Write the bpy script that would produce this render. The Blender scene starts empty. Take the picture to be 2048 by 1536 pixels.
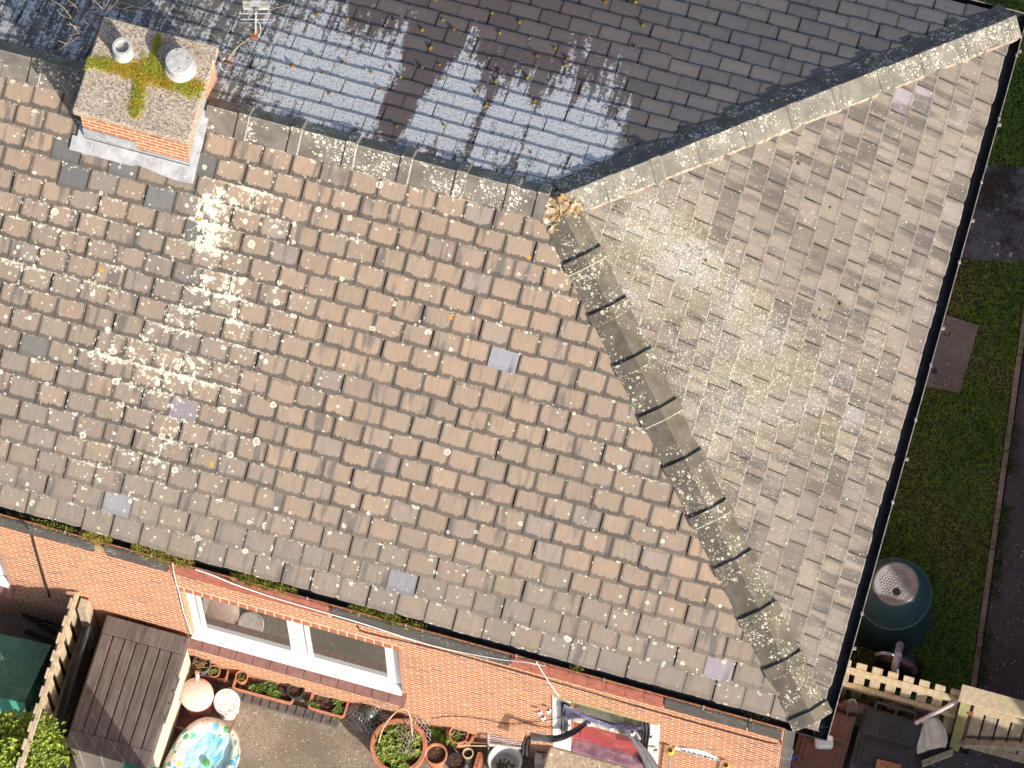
import bpy, bmesh, math, random
from mathutils import Vector, Matrix, noise as mnoise
R = random.Random(7)
SC = bpy.context.scene
COL = SC.collection
PI = math.pi
# ------------------------------------------------------------------ camera, sky, sun, exposure
A, B, H, EZ = 3.25, 3.142, 1.692, 3.25        # half depth, hip run, roof rise, eave height
CAM = Vector((4.38137, -15.26171, 44.65608 + EZ))
ALPHA, ROLL, YAW, FPX = 0.32143787, -0.02730961, 0.3046991, 11246.7056
CR = Matrix.Rotation(YAW, 3, 'Z') @ Matrix.Rotation(ALPHA, 3, 'X') @ Matrix.Rotation(ROLL, 3, 'Z')
cd = bpy.data.cameras.new('camera')
cd.sensor_width = 36.0; cd.lens = FPX / 2048 * 36.0; cd.clip_start = 1.0; cd.clip_end = 3000
cam = bpy.data.objects.new('camera', cd); COL.objects.link(cam)
cam.matrix_world = Matrix.Translation(CAM) @ CR.to_4x4()
SC.camera = cam
SUN_EL, SUN_DIR = math.radians(30.0), Vector((0.775, -0.63, 0)).normalized()
world = bpy.data.worlds.new('World'); SC.world = world; world.use_nodes = True
wn = world.node_tree; wn.nodes.clear()
sky = wn.nodes.new('ShaderNodeTexSky'); sky.sky_type = 'NISHITA'; sky.sun_disc = False
sky.air_density = .7; sky.dust_density = 2.5; sky.ozone_density = .6; sky.sun_elevation = SUN_EL; sky.sun_rotation = math.atan2(SUN_DIR.x, SUN_DIR.y)
bg = wn.nodes.new('ShaderNodeBackground'); bg.inputs['Strength'].default_value = 0.14
wo = wn.nodes.new('ShaderNodeOutputWorld')
wn.links.new(sky.outputs[0], bg.inputs[0]); wn.links.new(bg.outputs[0], wo.inputs[0])
sl = bpy.data.lights.new('sun', 'SUN'); sl.energy = 4.1; sl.angle = math.radians(0.5); sl.color = (1.0, 0.95, 0.88)
so = bpy.data.objects.new('sun', sl); COL.objects.link(so)
sd = Vector((SUN_DIR.x * math.cos(SUN_EL), SUN_DIR.y * math.cos(SUN_EL), math.sin(SUN_EL)))
so.rotation_euler = sd.to_track_quat('Z', 'Y').to_euler(); so.location = (20, -14, 20)
SC.view_settings.view_transform = 'Standard'; SC.view_settings.look = 'None'
SC.view_settings.exposure = 0.50; SC.view_settings.gamma = 1.0
SC.render.engine = 'CYCLES'
# ------------------------------------------------------------------ where a photographed point stands
YW = -3.32                                      # face of the front wall
TP, TE = H / A, H / B
def ray(u, v): return CR @ Vector(((u - 1024) / FPX, -(v - 768) / FPX, -1.0))
def hitp(u, v, n, p):
    d = ray(u, v); n = Vector(n); return CAM + d * ((Vector(p) - CAM).dot(n) / d.dot(n))
def P(u, v, z=0.0): return hitp(u, v, (0, 0, 1), (0, 0, z))
def W(u, v, dy=0.0): return hitp(u, v, (0, 1, 0), (0, YW - dy, 0))
def FS(u, v): return hitp(u, v, (0, -TP, 1), (0, 0, EZ + H))
def RS(u, v): return hitp(u, v, (0, TP, 1), (0, 0, EZ + H))
def ES(u, v): return hitp(u, v, (TE, 0, 1), (0, 0, EZ + H))
def to_px(p):
    d = CR.transposed() @ (Vector(p) - CAM)
    return 1024 + FPX * d.x / -d.z, 768 - FPX * d.y / -d.z
# ------------------------------------------------------------------ node helper
class G:
    def __init__(s, name):
        s.m = bpy.data.materials.new(name); s.m.use_nodes = True; s.t = s.m.node_tree; s.t.nodes.clear()
    def n(s, typ, props=None, ins=None):
        nd = s.t.nodes.new(typ)
        for k, v in (props or {}).items(): setattr(nd, k, v)
        for k, v in (ins or {}).items(): s.put(nd.inputs[k], v)
        return nd
    def put(s, sock, v):
        if isinstance(v, bpy.types.NodeSocket): s.t.links.new(v, sock)
        elif v is not None:
            if sock.type == 'RGBA' and not isinstance(v, (int, float)) and len(v) == 3: v = (*v, 1)
            sock.default_value = v
    def math(s, op, a, b=0.0, c=None, clamp=False):
        nd = s.n('ShaderNodeMath', {'operation': op, 'use_clamp': clamp}, {0: a, 1: b})
        if c is not None: s.put(nd.inputs[2], c)
        return nd.outputs[0]
    def mul(s, a, b): return s.math('MULTIPLY', a, b)
    def add(s, a, b): return s.math('ADD', a, b)
    def sub(s, a, b): return s.math('SUBTRACT', a, b)
    def mx(s, a, b): return s.math('MAXIMUM', a, b)
    def mn(s, a, b): return s.math('MINIMUM', a, b)
    def mix(s, f, a, b, mode='MIX'):
        nd = s.n('ShaderNodeMix', {'data_type': 'RGBA', 'blend_type': mode, 'clamp_factor': True})
        s.put(nd.inputs[0], f); s.put(nd.inputs[6], a); s.put(nd.inputs[7], b); return nd.outputs[2]
    def ss(s, x, a, b, lo=0.0, hi=1.0):
        return s.n('ShaderNodeMapRange', {'interpolation_type': 'SMOOTHSTEP'}, {0: x, 1: a, 2: b, 3: lo, 4: hi}).outputs[0]
    def vm(s, v, k): return s.n('ShaderNodeVectorMath', {'operation': 'MULTIPLY'}, {0: v, 1: k}).outputs[0]
    def va(s, a, b): return s.n('ShaderNodeVectorMath', {'operation': 'ADD'}, {0: a, 1: b}).outputs[0]
    def obj(s): return s.n('ShaderNodeTexCoord').outputs['Object']
    def uv(s, name): return s.n('ShaderNodeUVMap', {'uv_map': name}).outputs[0]
    def attr(s, name): return s.n('ShaderNodeAttribute', {'attribute_name': name})
    def sep(s, v):
        o = s.n('ShaderNodeSeparateXYZ', None, {0: v}).outputs; return o[0], o[1], o[2]
    def noise(s, vec, scale, detail=4.0, rough=0.55, dist=0.0):
        return s.n('ShaderNodeTexNoise', None, {'Vector': vec, 'Scale': scale, 'Detail': detail, 'Roughness': rough, 'Distortion': dist}).outputs[0]
    def noisec(s, vec, scale, detail=2.0):
        return s.n('ShaderNodeTexNoise', None, {'Vector': vec, 'Scale': scale, 'Detail': detail}).outputs[1]
    def vor(s, vec, scale, feature='F1', rand=1.0):
        return s.n('ShaderNodeTexVoronoi', {'feature': feature}, {'Vector': vec, 'Scale': scale, 'Randomness': rand})
    def bump(s, h, strength=0.4, dist=0.01):
        return s.n('ShaderNodeBump', None, {'Strength': strength, 'Distance': dist, 'Height': h}).outputs[0]
    def out(s, color, rough=0.85, normal=None, **kw):
        ins = {'Base Color': color, 'Roughness': rough}
        for k, v in kw.items(): ins[k.replace('_', ' ')] = v
        p = s.n('ShaderNodeBsdfPrincipled', None, ins)
        if normal is not None: s.put(p.inputs['Normal'], normal)
        s.t.links.new(p.outputs[0], s.n('ShaderNodeOutputMaterial').inputs[0]); s.p = p
        return s.m
def plain(name, c, rough=0.6, var=0.25, scale=12, bump=0.15, dirt=None, fine=90, **kw):
    """a painted, plastic or fired surface: mottled, a little dirty, faintly rough"""
    g = G(name); o = g.obj()
    n = g.noise(o, scale, 5); f = g.noise(o, fine, 3)
    col = g.mix(g.ss(n, .3, .75), [x * (1 - var) for x in c], [min(1, x * (1 + var * .6)) for x in c])
    col = g.mix(g.mul(g.ss(f, .45, .8), var), col, [x * .55 for x in c])
    if dirt: col = g.mix(g.ss(g.noise(o, scale * .6, 6, .65), .5, .72), col, dirt)
    return g.out(col, g.ss(n, .2, .8, max(.02, rough - .1), min(1, rough + .12)), g.bump(f, bump, .004), **kw)
def attr_mat(name, rough=0.7, trans=0.0, bump=0.0, scale=60, **kw):
    g = G(name); a = g.attr('scol').outputs[0]; f = g.noise(g.obj(), scale, 3)
    col = g.mix(g.ss(f, .3, .75), g.mix(.3, a, (0, 0, 0)), a)
    if trans:
        d = g.n('ShaderNodeBsdfPrincipled', None, {'Base Color': col, 'Roughness': rough})
        t = g.n('ShaderNodeBsdfTranslucent', None, {'Color': col})
        mixs = g.n('ShaderNodeMixShader', None, {0: trans, 1: d.outputs[0], 2: t.outputs[0]})
        g.t.links.new(mixs.outputs[0], g.n('ShaderNodeOutputMaterial').inputs[0]); return g.m
    return g.out(col, rough, g.bump(f, bump, .004) if bump else None, **kw)
# ------------------------------------------------------------------ mesh helper
class MB:
    def __init__(s): s.v = []; s.f = []; s.c = []; s.col = (1, 1, 1)
    def p(s, co): s.v.append(Vector(co)); s.c.append(s.col); return len(s.v) - 1
    def face(s, pts): s.f.append([s.p(q) for q in pts])
    def obox(s, o, a, b, c):
        o, a, b, c = map(Vector, (o, a, b, c))
        if a.cross(b).dot(c) < 0: a, b = b, a
        i = [s.p(o + a * x + b * y + c * z) for z in (0, 1) for y in (0, 1) for x in (0, 1)]
        for q in ((0, 2, 3, 1), (4, 5, 7, 6), (0, 1, 5, 4), (1, 3, 7, 5), (3, 2, 6, 7), (2, 0, 4, 6)): s.f.append([i[k] for k in q])
    def box(s, lo, hi): s.obox(lo, (hi[0] - lo[0], 0, 0), (0, hi[1] - lo[1], 0), (0, 0, hi[2] - lo[2]))
    def cbox(s, c, size, ang=0.0, tilt=None):
        m = Matrix.Rotation(ang, 3, 'Z')
        if tilt is not None: m = m @ tilt
        a, b, d = (m @ Vector((size[0], 0, 0))), (m @ Vector((0, size[1], 0))), (m @ Vector((0, 0, size[2])))
        s.obox(Vector(c) - (a + b + d) / 2, a, b, d)
    def tube(s, pts, r, n=6, cap=True):
        pts = [Vector(q) for q in pts]; rings = []
        up = Vector((0, 0, 1))
        for k, q in enumerate(pts):
            t = (pts[min(k + 1, len(pts) - 1)] - pts[max(k - 1, 0)]).normalized()
            x = t.cross(up if abs(t.z) < .9 else Vector((1, 0, 0))).normalized(); y = x.cross(t)
            rr = r[k] if isinstance(r, (list, tuple)) else r
            rings.append([s.p(q + (x * math.cos(2 * PI * j / n) + y * math.sin(2 * PI * j / n)) * rr) for j in range(n)])
        for a, b in zip(rings, rings[1:]):
            for j in range(n): s.f.append([a[j], b[j], b[(j + 1) % n], a[(j + 1) % n]])
        if cap: s.f.append(rings[0]); s.f.append(rings[-1][::-1])
    def lathe(s, prof, c, n=32, sx=1.0, sy=1.0, tilt=None):
        rings = []
        for r, z in prof:
            ring = []
            for j in range(n):
                q = Vector((r * sx * math.cos(2 * PI * j / n), r * sy * math.sin(2 * PI * j / n), z))
                if tilt is not None: q = tilt @ q
                ring.append(s.p(Vector(c) + q))
            rings.append(ring)
        for a, b in zip(rings, rings[1:]):
            for j in range(n): s.f.append([a[j], a[(j + 1) % n], b[(j + 1) % n], b[j]])
        if prof[0][0] > 0: s.f.append(rings[0][::-1])
        if prof[-1][0] > 0: s.f.append(rings[-1])
    def prism(s, poly, vec):
        poly = [Vector(q) for q in poly]; vec = Vector(vec)
        nn = sum((poly[k].cross(poly[(k + 1) % len(poly)]) for k in range(len(poly))), Vector())
        if nn.dot(vec) > 0: poly = poly[::-1]
        a = [s.p(q) for q in poly]; b = [s.p(q + vec) for q in poly]; n = len(a)
        s.f.append(a); s.f.append(b[::-1])
        for k in range(n): s.f.append([a[k], b[k], b[(k + 1) % n], a[(k + 1) % n]][::-1] if False else [a[(k + 1) % n], a[k], b[k], b[(k + 1) % n]])
    def grid(s, fn, nu, nv, two=False):
        i = [[s.p(fn(x / nu, y / nv)) for x in range(nu + 1)] for y in range(nv + 1)]
        for y in range(nv):
            for x in range(nu): s.f.append([i[y][x], i[y][x + 1], i[y + 1][x + 1], i[y + 1][x]])
    def leaf(s, q, d, w, l, fold=0.25, up=None):
        q = Vector(q); d = Vector(d).normalized()
        x = d.cross(up or Vector((0, 0, 1)));
        x = x.normalized() if x.length > .05 else Vector((1, 0, 0))
        nn = x.cross(d)
        a, b = s.p(q), s.p(q + d * l * .5 + x * w / 2 + nn * w * fold)
        c, e = s.p(q + d * l - nn * l * .15), s.p(q + d * l * .5 - x * w / 2 + nn * w * fold)
        s.f.append([a, b, c]); s.f.append([a, c, e])
    def blade(s, q, d, w, l):
        q = Vector(q); d = Vector(d).normalized(); an = R.uniform(0, PI); x = Vector((math.cos(an), math.sin(an), 0)) * w / 2
        s.f.append([s.p(q - x), s.p(q + x), s.p(q + d * l)])
def root_loc(o):
    while o.parent: o = o.parent
    return o.location
def tag(o, label=None, cat=None, group=None, kind=None):
    if label: o['label'] = label
    if cat: o['category'] = cat
    if group: o['group'] = group
    if kind: o['kind'] = kind
    return o
def thing(name, label, cat, loc, group=None):
    o = bpy.data.objects.new(name, None); COL.objects.link(o); o.location = loc; o.empty_display_size = .1
    return tag(o, label, cat, group)
def build(name, mb, mat, parent=None, smooth=None, bevel=0.0, loc=None, seg=2):
    base = root_loc(parent) if parent else Vector(loc if loc is not None else (0, 0, 0))
    me = bpy.data.meshes.new(name)
    me.from_pydata([q - base for q in mb.v], [], mb.f)
    if any(c != (1, 1, 1) for c in mb.c):
        at = me.attributes.new('scol', 'FLOAT_COLOR', 'POINT')
        at.data.foreach_set('color', [x for c in mb.c for x in (*c, 1.0)])
    if bevel:
        bm = bmesh.new(); bm.from_mesh(me)
        bmesh.ops.remove_doubles(bm, verts=bm.verts, dist=1e-5)
        es = [e for e in bm.edges if len(e.link_faces) == 2 and e.calc_face_angle(0) > .5]
        bmesh.ops.bevel(bm, geom=es, offset=bevel, segments=seg, affect='EDGES', profile=.5)
        bm.to_mesh(me); bm.free()
    if smooth is not None:
        me.polygons.foreach_set('use_smooth', [True] * len(me.polygons)); me.set_sharp_from_angle(angle=math.radians(smooth))
    me.materials.append(mat); me.update()
    o = bpy.data.objects.new(name, me); COL.objects.link(o)
    if parent: o.parent = parent
    else: o.location = base
    return o
def solo(name, mb, mat, label, cat, loc, group=None, kind=None, **kw):
    return tag(build(name, mb, mat, None, loc=loc, **kw), label, cat, group, kind)
def dup(root, loc, label=None, group=None, scale=None, rotz=0.0):
    r = root.copy(); COL.objects.link(r); r.location = loc
    r.rotation_euler = (root.rotation_euler[0], root.rotation_euler[1], rotz)
    if scale is not None: r.scale = scale
    if label: r['label'] = label
    if group: r['group'] = group
    for ch in list(root.children):
        c = ch.copy(); COL.objects.link(c); c.parent = r
        for gc in list(ch.children):
            d = gc.copy(); COL.objects.link(d); d.parent = c
    return r
def lerp(a, b, t): return a + (b - a) * t
def bez(pts, n=12):
    """smooth curve through points (Catmull-Rom)"""
    pts = [Vector(q) for q in pts]; q = [pts[0] * 2 - pts[1]] + pts + [pts[-1] * 2 - pts[-2]]; o = []
    for k in range(1, len(q) - 2):
        for j in range(n):
            t = j / n
            o.append(.5 * ((2 * q[k]) + (q[k + 1] - q[k - 1]) * t + (2 * q[k - 1] - 5 * q[k] + 4 * q[k + 1] - q[k + 2]) * t * t + (3 * q[k] - q[k - 1] - 3 * q[k + 1] + q[k + 2]) * t ** 3))
    return o + [pts[-1]]
# ------------------------------------------------------------------ materials of the house
def slate_mat(name, kind):
    g = G(name); sc = g.uv('slope'); lc = g.uv('local')
    u, v, _ = g.sep(lc); col = g.attr('scol').outputs[0]
    fl = g.n('ShaderNodeSeparateColor', None, {0: g.attr('fld').outputs[0]}).outputs
    D, MG, ID = fl[0], fl[1], fl[2]
    idv = g.n('ShaderNodeCombineXYZ', None, {0: g.mul(ID, 37.0), 1: g.mul(ID, 91.0), 2: g.mul(ID, 13.0)}).outputs[0]
    sv = g.va(sc, idv)
    grain = g.noise(g.vm(sv, (55, 9, 1)), 1.0, 4, .6)
    blot = g.noise(sv, 9.0, 4, .6)
    fine = g.noise(sc, 130.0, 3, .6)
    c = g.mix(g.ss(grain, .25, .8, .0, .55 if kind != 'rear' else .35), col, g.mix(1.0, col, (.66, .64, .63), 'MULTIPLY'))
    c = g.mix(g.ss(blot, .45, .8, 0, .6), c, g.mix(1.0, col, (1.16, 1.02, .9) if kind == 'front' else (.8, .8, .84), 'MULTIPLY'))
    # grey water stains running down single slates
    st = g.noise(g.vm(sv, (11, 1.6, 1)), 1.0, 3, .5)
    stm = g.ss(st, .56, .70) if kind != 'end' else g.mul(g.ss(st, .43, .60), g.ss(g.noise(sc, 1.3, 3), .36, .54))
    c = g.mix(g.mul(stm, {'front': .75, 'end': .85, 'rear': .25}[kind]), c, (.10, .095, .09) if kind != 'end' else (.115, .097, .084))
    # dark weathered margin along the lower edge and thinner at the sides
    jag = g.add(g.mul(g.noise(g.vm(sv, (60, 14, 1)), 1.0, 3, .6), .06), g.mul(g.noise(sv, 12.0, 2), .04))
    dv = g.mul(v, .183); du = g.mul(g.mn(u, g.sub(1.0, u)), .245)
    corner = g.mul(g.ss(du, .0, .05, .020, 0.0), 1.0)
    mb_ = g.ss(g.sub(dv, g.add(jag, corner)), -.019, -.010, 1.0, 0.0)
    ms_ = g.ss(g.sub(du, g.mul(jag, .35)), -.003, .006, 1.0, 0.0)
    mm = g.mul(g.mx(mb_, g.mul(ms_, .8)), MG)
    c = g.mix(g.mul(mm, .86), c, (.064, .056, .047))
    # painted shade and dirt at the side joints and under the course above
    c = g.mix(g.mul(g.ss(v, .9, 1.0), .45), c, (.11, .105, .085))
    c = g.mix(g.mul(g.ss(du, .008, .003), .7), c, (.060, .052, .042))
    # lichen
    wob = g.va(sc, g.vm(g.va(g.noisec(sc, 38.0), (-.5, -.5, -.5)), (.022, .022, 0)))
    if kind == 'rear':
        strk = g.add(g.mul(g.noise(g.vm(sc, (15, 1.4, 1)), 1.0, 4, .6), 1.0), g.mul(g.sub(g.noise(g.vm(sc, (48, 3.0, 1)), 1.0, 3, .6), .5), .55))
        f2 = g.noise(sc, 24.0, 6, .85); big = g.noise(sc, 3.2, 3)
        val = g.add(g.add(g.mul(D, .98), g.mul(g.sub(strk, .5), 1.75)), g.add(g.mul(g.sub(f2, .5), 2.5), g.mul(g.sub(big, .5), .6)))
        m = g.mul(g.ss(val, .47, .56), g.ss(D, .03, .12))
        edge = g.mul(g.ss(v, .02, .10), g.ss(g.noise(sc, 44, 4, .8), .40, .50, .35, 1)); edge = g.mul(edge, g.ss(g.noise(sc, 90, 3, .7), .34, .46, .5, 1))
        m = g.mul(m, g.add(.12, g.mul(edge, .88)))
        c = g.mix(g.mul(m, .93), c, g.mix(g.ss(fine, .35, .65), (.55, .56, .55), (.84, .84, .81)))
        gm = g.mul(g.ss(g.noise(sc, 7, 4), .55, .75), g.ss(D, .25, .5))
        c = g.mix(g.mul(gm, .22), c, (.20, .20, .10))
    elif kind == 'end':
        cl = g.noise(sc, 7.0, 4, .65); m = None; Dc = g.mul(D, g.ss(cl, .34, .62, .35, 1.3)); Dc = g.add(Dc, g.ss(D, .6, 1.0, 0, .5))
        for s_, k, r0, r1 in ((30.0, .25, .10, .30), (56.0, .70, .12, .38), (100.0, 1.1, .15, .48)):
            vo = g.vor(wob, s_); rc_ = g.n('ShaderNodeSeparateColor', None, {0: vo.outputs['Color']}).outputs
            q = g.math('DIVIDE', vo.outputs['Distance'], g.ss(rc_[0], 0, 1, r0, r1)); l = g.mul(g.ss(q, 1.05, .75), g.math('LESS_THAN', rc_[1], g.mul(Dc, k))); m = l if m is None else g.mx(m, l)
        c = g.mix(g.ss(v, .065, .03, 0, .40), c, (.44, .39, .31)); c = g.mix(g.mul(g.ss(D, .3, 1.0, 0, .42), g.ss(g.noise(sc, 45, 4, .75), .34, .58)), c, (.50, .48, .43))  # first mix paints sunlight on the lower slate edge, with lichen
        rowl = g.mul(g.ss(g.add(g.mul(g.ss(v, .09, .0), .8), g.mul(g.ss(du, .010, 0), .25)), .2, .7), g.ss(g.noise(sc, 34, 3), .44, .60))
        m = g.mx(m, g.mul(rowl, g.ss(D, .05, .4, .10, .8)))
        c = g.mix(g.mul(g.ss(g.noise(sc, 2.4, 3), .40, .62), g.ss(D, .05, .5, .05, .55)), c, (.25, .205, .11))
        c = g.mix(g.mul(m, .92), c, g.mix(g.noise(sc, 9, 2), (.50, .47, .33), (.74, .73, .66)))
    else:
        topb = g.ss(v, .74, .97); botb = g.mul(g.ss(v, .12, .0), .55); sideb = g.mul(g.ss(du, .022, 0), .5)
        edg = g.mx(topb, g.mx(botb, sideb)); dd = g.mn(g.mul(g.math('POWER', D, 1.15), g.add(.55, g.mul(edg, 1.5))), .62)
        lic = None
        for sc_, k, r0, r1 in ((12.0, .75, .20, .42), (22.0, .72, .18, .44), (38.0, .95, .16, .46)):
            vo = g.vor(wob, sc_)
            rc = g.n('ShaderNodeSeparateColor', None, {0: vo.outputs['Color']}).outputs
            rad = g.ss(rc[0], 0, 1, r0, r1)
            q = g.math('DIVIDE', vo.outputs['Distance'], rad)
            ex = g.math('LESS_THAN', rc[1], g.mul(dd, k))
            ring = g.mx(g.mul(g.ss(q, .52, .68), g.ss(q, 1.0, .88)), g.mx(g.ss(q, .34, .2, 0, .8), g.ss(q, 1.0, .9, 0, .42)))
            l = g.mul(ring, ex); lic = l if lic is None else g.mx(lic, l)
        spk = g.mul(g.ss(g.add(g.noise(sc, 80, 4, .75), g.mul(dd, .22)), .72, .77), g.ss(D, .02, .12))
        rim = g.mul(g.mul(g.mx(g.ss(v, .90, .98), g.ss(v, .05, .0)), g.ss(g.add(g.noise(sc, 26, 4, .7), g.mul(D, .25)), .56, .66)), .7); spk = g.mx(spk, rim)
        cn = g.noise(sc, 15.0, 6, .72); cl_ = g.ss(g.add(cn, g.add(g.mul(D, .26), g.mul(g.mul(edg, D), .10))), .715, .735)
        cl_ = g.mul(cl_, g.ss(g.noise(sc, 55.0, 3, .7), .30, .44)); lic = g.mx(g.mx(lic, spk), cl_)
        lic = g.mul(lic, g.ss(g.noise(sc, 150, 2), .25, .5, .6, 1))
        c = g.mix(lic, c, g.mix(g.noise(sc, 6, 2), (.56, .52, .36), (.74, .72, .60)))
        orange = g.mul(g.math('LESS_THAN', g.n('ShaderNodeSeparateColor', None, {0: g.vor(wob, 9.0).outputs['Color']}).outputs[2], .0022), g.ss(g.vor(wob, 9.0).outputs['Distance'], .2, .12))
        c = g.mix(orange, c, (.62, .26, .03))
    h = g.add(g.mul(grain, .5), g.mul(fine, .4))
    return g.out(c, .88, g.bump(h, .35, .006))
def tile_mat(name, base, lich=.5, tone=(.60, .57, .44)):
    g = G(name); o = g.obj(); rnd = g.n('ShaderNodeObjectInfo').outputs['Random']
    ov = g.va(o, g.n('ShaderNodeCombineXYZ', None, {0: g.mul(rnd, 17.0), 1: g.mul(rnd, 5.0), 2: 0.0}).outputs[0])
    n = g.noise(ov, 7, 5, .6); f = g.noise(ov, 110, 3, .6)
    c = g.mix(g.ss(n, .3, .72), [x * .72 for x in base], [x * 1.25 for x in base])
    c = g.mix(g.ss(f, .5, .8, 0, .5), c, [x * .6 for x in base])
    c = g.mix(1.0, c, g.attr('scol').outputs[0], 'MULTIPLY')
    wob = g.va(ov, g.vm(g.va(g.noisec(ov, 45.0), (-.5, -.5, -.5)), (.018, .018, .018)))
    cl = g.ss(g.noise(ov, 3.6, 3), .40, .66); lic = None
    for s_, k in ((26.0, .85), (46.0, .8), (80.0, .7)):
        vo = g.vor(wob, s_); rc = g.n('ShaderNodeSeparateColor', None, {0: vo.outputs['Color']}).outputs
        q = g.math('DIVIDE', vo.outputs['Distance'], g.ss(rc[0], 0, 1, .18, .44))
        l = g.mul(g.mx(g.mul(g.ss(q, .4, .6), g.ss(q, 1, .85)), g.ss(q, 1, .8, 0, .55)), g.math('LESS_THAN', rc[1], g.mul(cl, k * lich)))
        lic = l if lic is None else g.mx(lic, l)
    spk = g.ss(g.add(g.noise(ov, 95, 3, .7), g.mul(cl, .16 * lich)), .72, .79)
    c = g.mix(g.mx(lic, spk), c, g.mix(n, tone, [min(.8, x * 1.25) for x in tone]))
    return g.out(c, .9, g.bump(f, .3, .004))
M = {}
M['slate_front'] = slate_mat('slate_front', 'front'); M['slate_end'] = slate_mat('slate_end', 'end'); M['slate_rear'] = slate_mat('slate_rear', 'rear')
M['ridge'] = tile_mat('ridge_clay', (.20, .185, .16), .85)
M['hip_a'] = tile_mat('hip_clay', (.135, .120, .094), .80, (.50, .47, .35))
M['hip_b'] = tile_mat('hip_clay_pale', (.185, .172, .155), .8)
M['mortar'] = plain('old_mortar', (.50, .40, .29), .95, .45, 30, .8)
M['joint'] = plain('pale_joint_mortar', (.42, .39, .33), .95, .4, 30, .6); M['darkgap'] = plain('dark_gap_brown', (.075, .060, .048), .95, .6, 25, .8, (.36, .27, .18))
M['deck'] = plain('roof_felt', (.03, .028, .026), .95)
g = G('brick_wall'); o = g.obj(); x, y, z = g.sep(o)
an = g.n('ShaderNodeNewGeometry').outputs['Normal']; nx, ny, nz = g.sep(an)
hx = g.mix(g.math('GREATER_THAN', g.math('ABSOLUTE', nx), .7), g.n('ShaderNodeCombineXYZ', None, {0: x, 1: z, 2: 0.0}).outputs[0], g.n('ShaderNodeCombineXYZ', None, {0: y, 1: z, 2: 0.0}).outputs[0])
wob = g.va(hx, g.vm(g.va(g.noisec(hx, 9.0), (-.5, -.5, -.5)), (.006, .005, 0)))
br = g.n('ShaderNodeTexBrick', {'offset': .5, 'squash': 1.0}, {'Vector': g.vm(wob, (1, .42, 1)), 'Color1': (0, 0, 0, 1), 'Color2': (1, 1, 1, 1), 'Mortar': (.5, .5, .5, 1), 'Scale': 1.0, 'Mortar Size': .0044, 'Mortar Smooth': .15, 'Bias': 0.0, 'Brick Width': .1145, 'Row Height': .0292})
rb = g.n('ShaderNodeSeparateColor', None, {0: br.outputs['Color']}).outputs[0]
n1 = g.noise(hx, 26, 4, .65); n2 = g.noise(hx, 2.1, 4); n3 = g.noise(g.vm(hx, (9, 60, 1)), 1.0, 3)
c = g.mix(rb, (.50, .172, .075), (.41, .135, .066))
c = g.mix(g.ss(rb, .90, .95), c, (.26, .10, .065)); c = g.mix(g.ss(rb, .10, .04), c, (.56, .21, .09))
c = g.mix(g.ss(n3, .52, .72, 0, .55), c, (.20, .075, .05)); c = g.mix(g.ss(n1, .5, .75, 0, .5), c, (.58, .25, .13))
mo = g.mix(n1, (.62, .44, .26), (.76, .63, .44))
c = g.mix(br.outputs['Fac'], c, mo)
c = g.mix(g.ss(n2, .52, .72, 0, .28), c, (.24, .12, .09))
c = g.mix(g.mul(g.ss(g.noise(hx, 5.5, 5, .7), .60, .72), .4), c, (.72, .60, .50))
M['brick'] = g.out(c, .9, g.bump(g.add(g.mul(g.sub(1.0, br.outputs['Fac']), 1.0), g.mul(n1, .35)), .55, .008))
M['gutter'] = plain('gutter_black', (.022, .024, .028), .38, .5, 9, .1, (.045, .04, .03))
M['lip'] = plain('gutter_lip', (.34, .30, .26), .5, .4, 30)
M['orange'] = plain('gutter_rust_lip', (.36, .15, .07), .8, .5, 30)
M['redtile'] = plain('red_quarry_tile', (.40, .13, .085), .75, .3, 14, .3, (.27, .10, .07))
g = G('dark_band_tile'); o = g.obj(); f = g.noise(o, 70, 4, .7); n = g.noise(o, 5, 3)
c = g.mix(g.noise(o, 18, 4), (.045, .040, .036), (.11, .10, .09))
c = g.mix(g.ss(g.add(f, g.mul(n, .35)), .80, .86), c, (.74, .68, .58)); M['darktile'] = g.out(c, .8, g.bump(f, .4, .006))
g = G('slab_concrete'); o = g.obj(); f = g.vor(o, 62.0); rc = g.n('ShaderNodeSeparateColor', None, {0: f.outputs['Color']}).outputs
f2 = g.vor(o, 120.0); rc2 = g.n('ShaderNodeSeparateColor', None, {0: f2.outputs['Color']}).outputs
c = g.mix(rc[0], (.27, .205, .145), (.56, .45, .33)); c = g.mix(g.ss(rc2[1], .6, 1), c, (.58, .50, .40)); c = g.mix(g.ss(rc2[0], .78, .9), c, (.11, .09, .075))
c = g.mix(g.ss(g.noise(o, 2.6, 4), .5, .75, 0, .4), c, (.24, .20, .15)); c = g.mix(g.ss(g.vor(o, 9.0).outputs['Distance'], .10, .05), c, (.8, .76, .68))
M['slab'] = g.out(c, .92, g.bump(rc[0], .5, .006))
g = G('lead'); o = g.obj(); n = g.noise(o, 6, 5, .65); f = g.noise(g.vm(o, (30, 8, 8)), 1.0, 4)
c = g.mix(g.ss(n, .3, .7), (.25, .26, .27), (.45, .45, .45)); c = g.mix(g.ss(f, .55, .75, 0, .5), c, (.60, .59, .57)); c = g.mix(g.ss(g.noise(o, 30, 3), .68, .72), c, (.15, .13, .12))
M['lead'] = g.out(c, .55, g.bump(n, .3, .01))
M['pot'] = plain('pale_pot', (.50, .49, .45), .7, .2, 20, .3, (.38, .37, .33))
M['white'] = plain('white_upvc', (.80, .80, .78), .35, .05, 8, .02)
M['whitepaint'] = plain('white_painted_brick', (.80, .79, .75), .7, .1, 12, .5, (.66, .63, .58))
M['greymetal'] = plain('grey_metal', (.27, .28, .28), .4, .2, 6, .05, None, 90, Metallic=.6)
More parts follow.
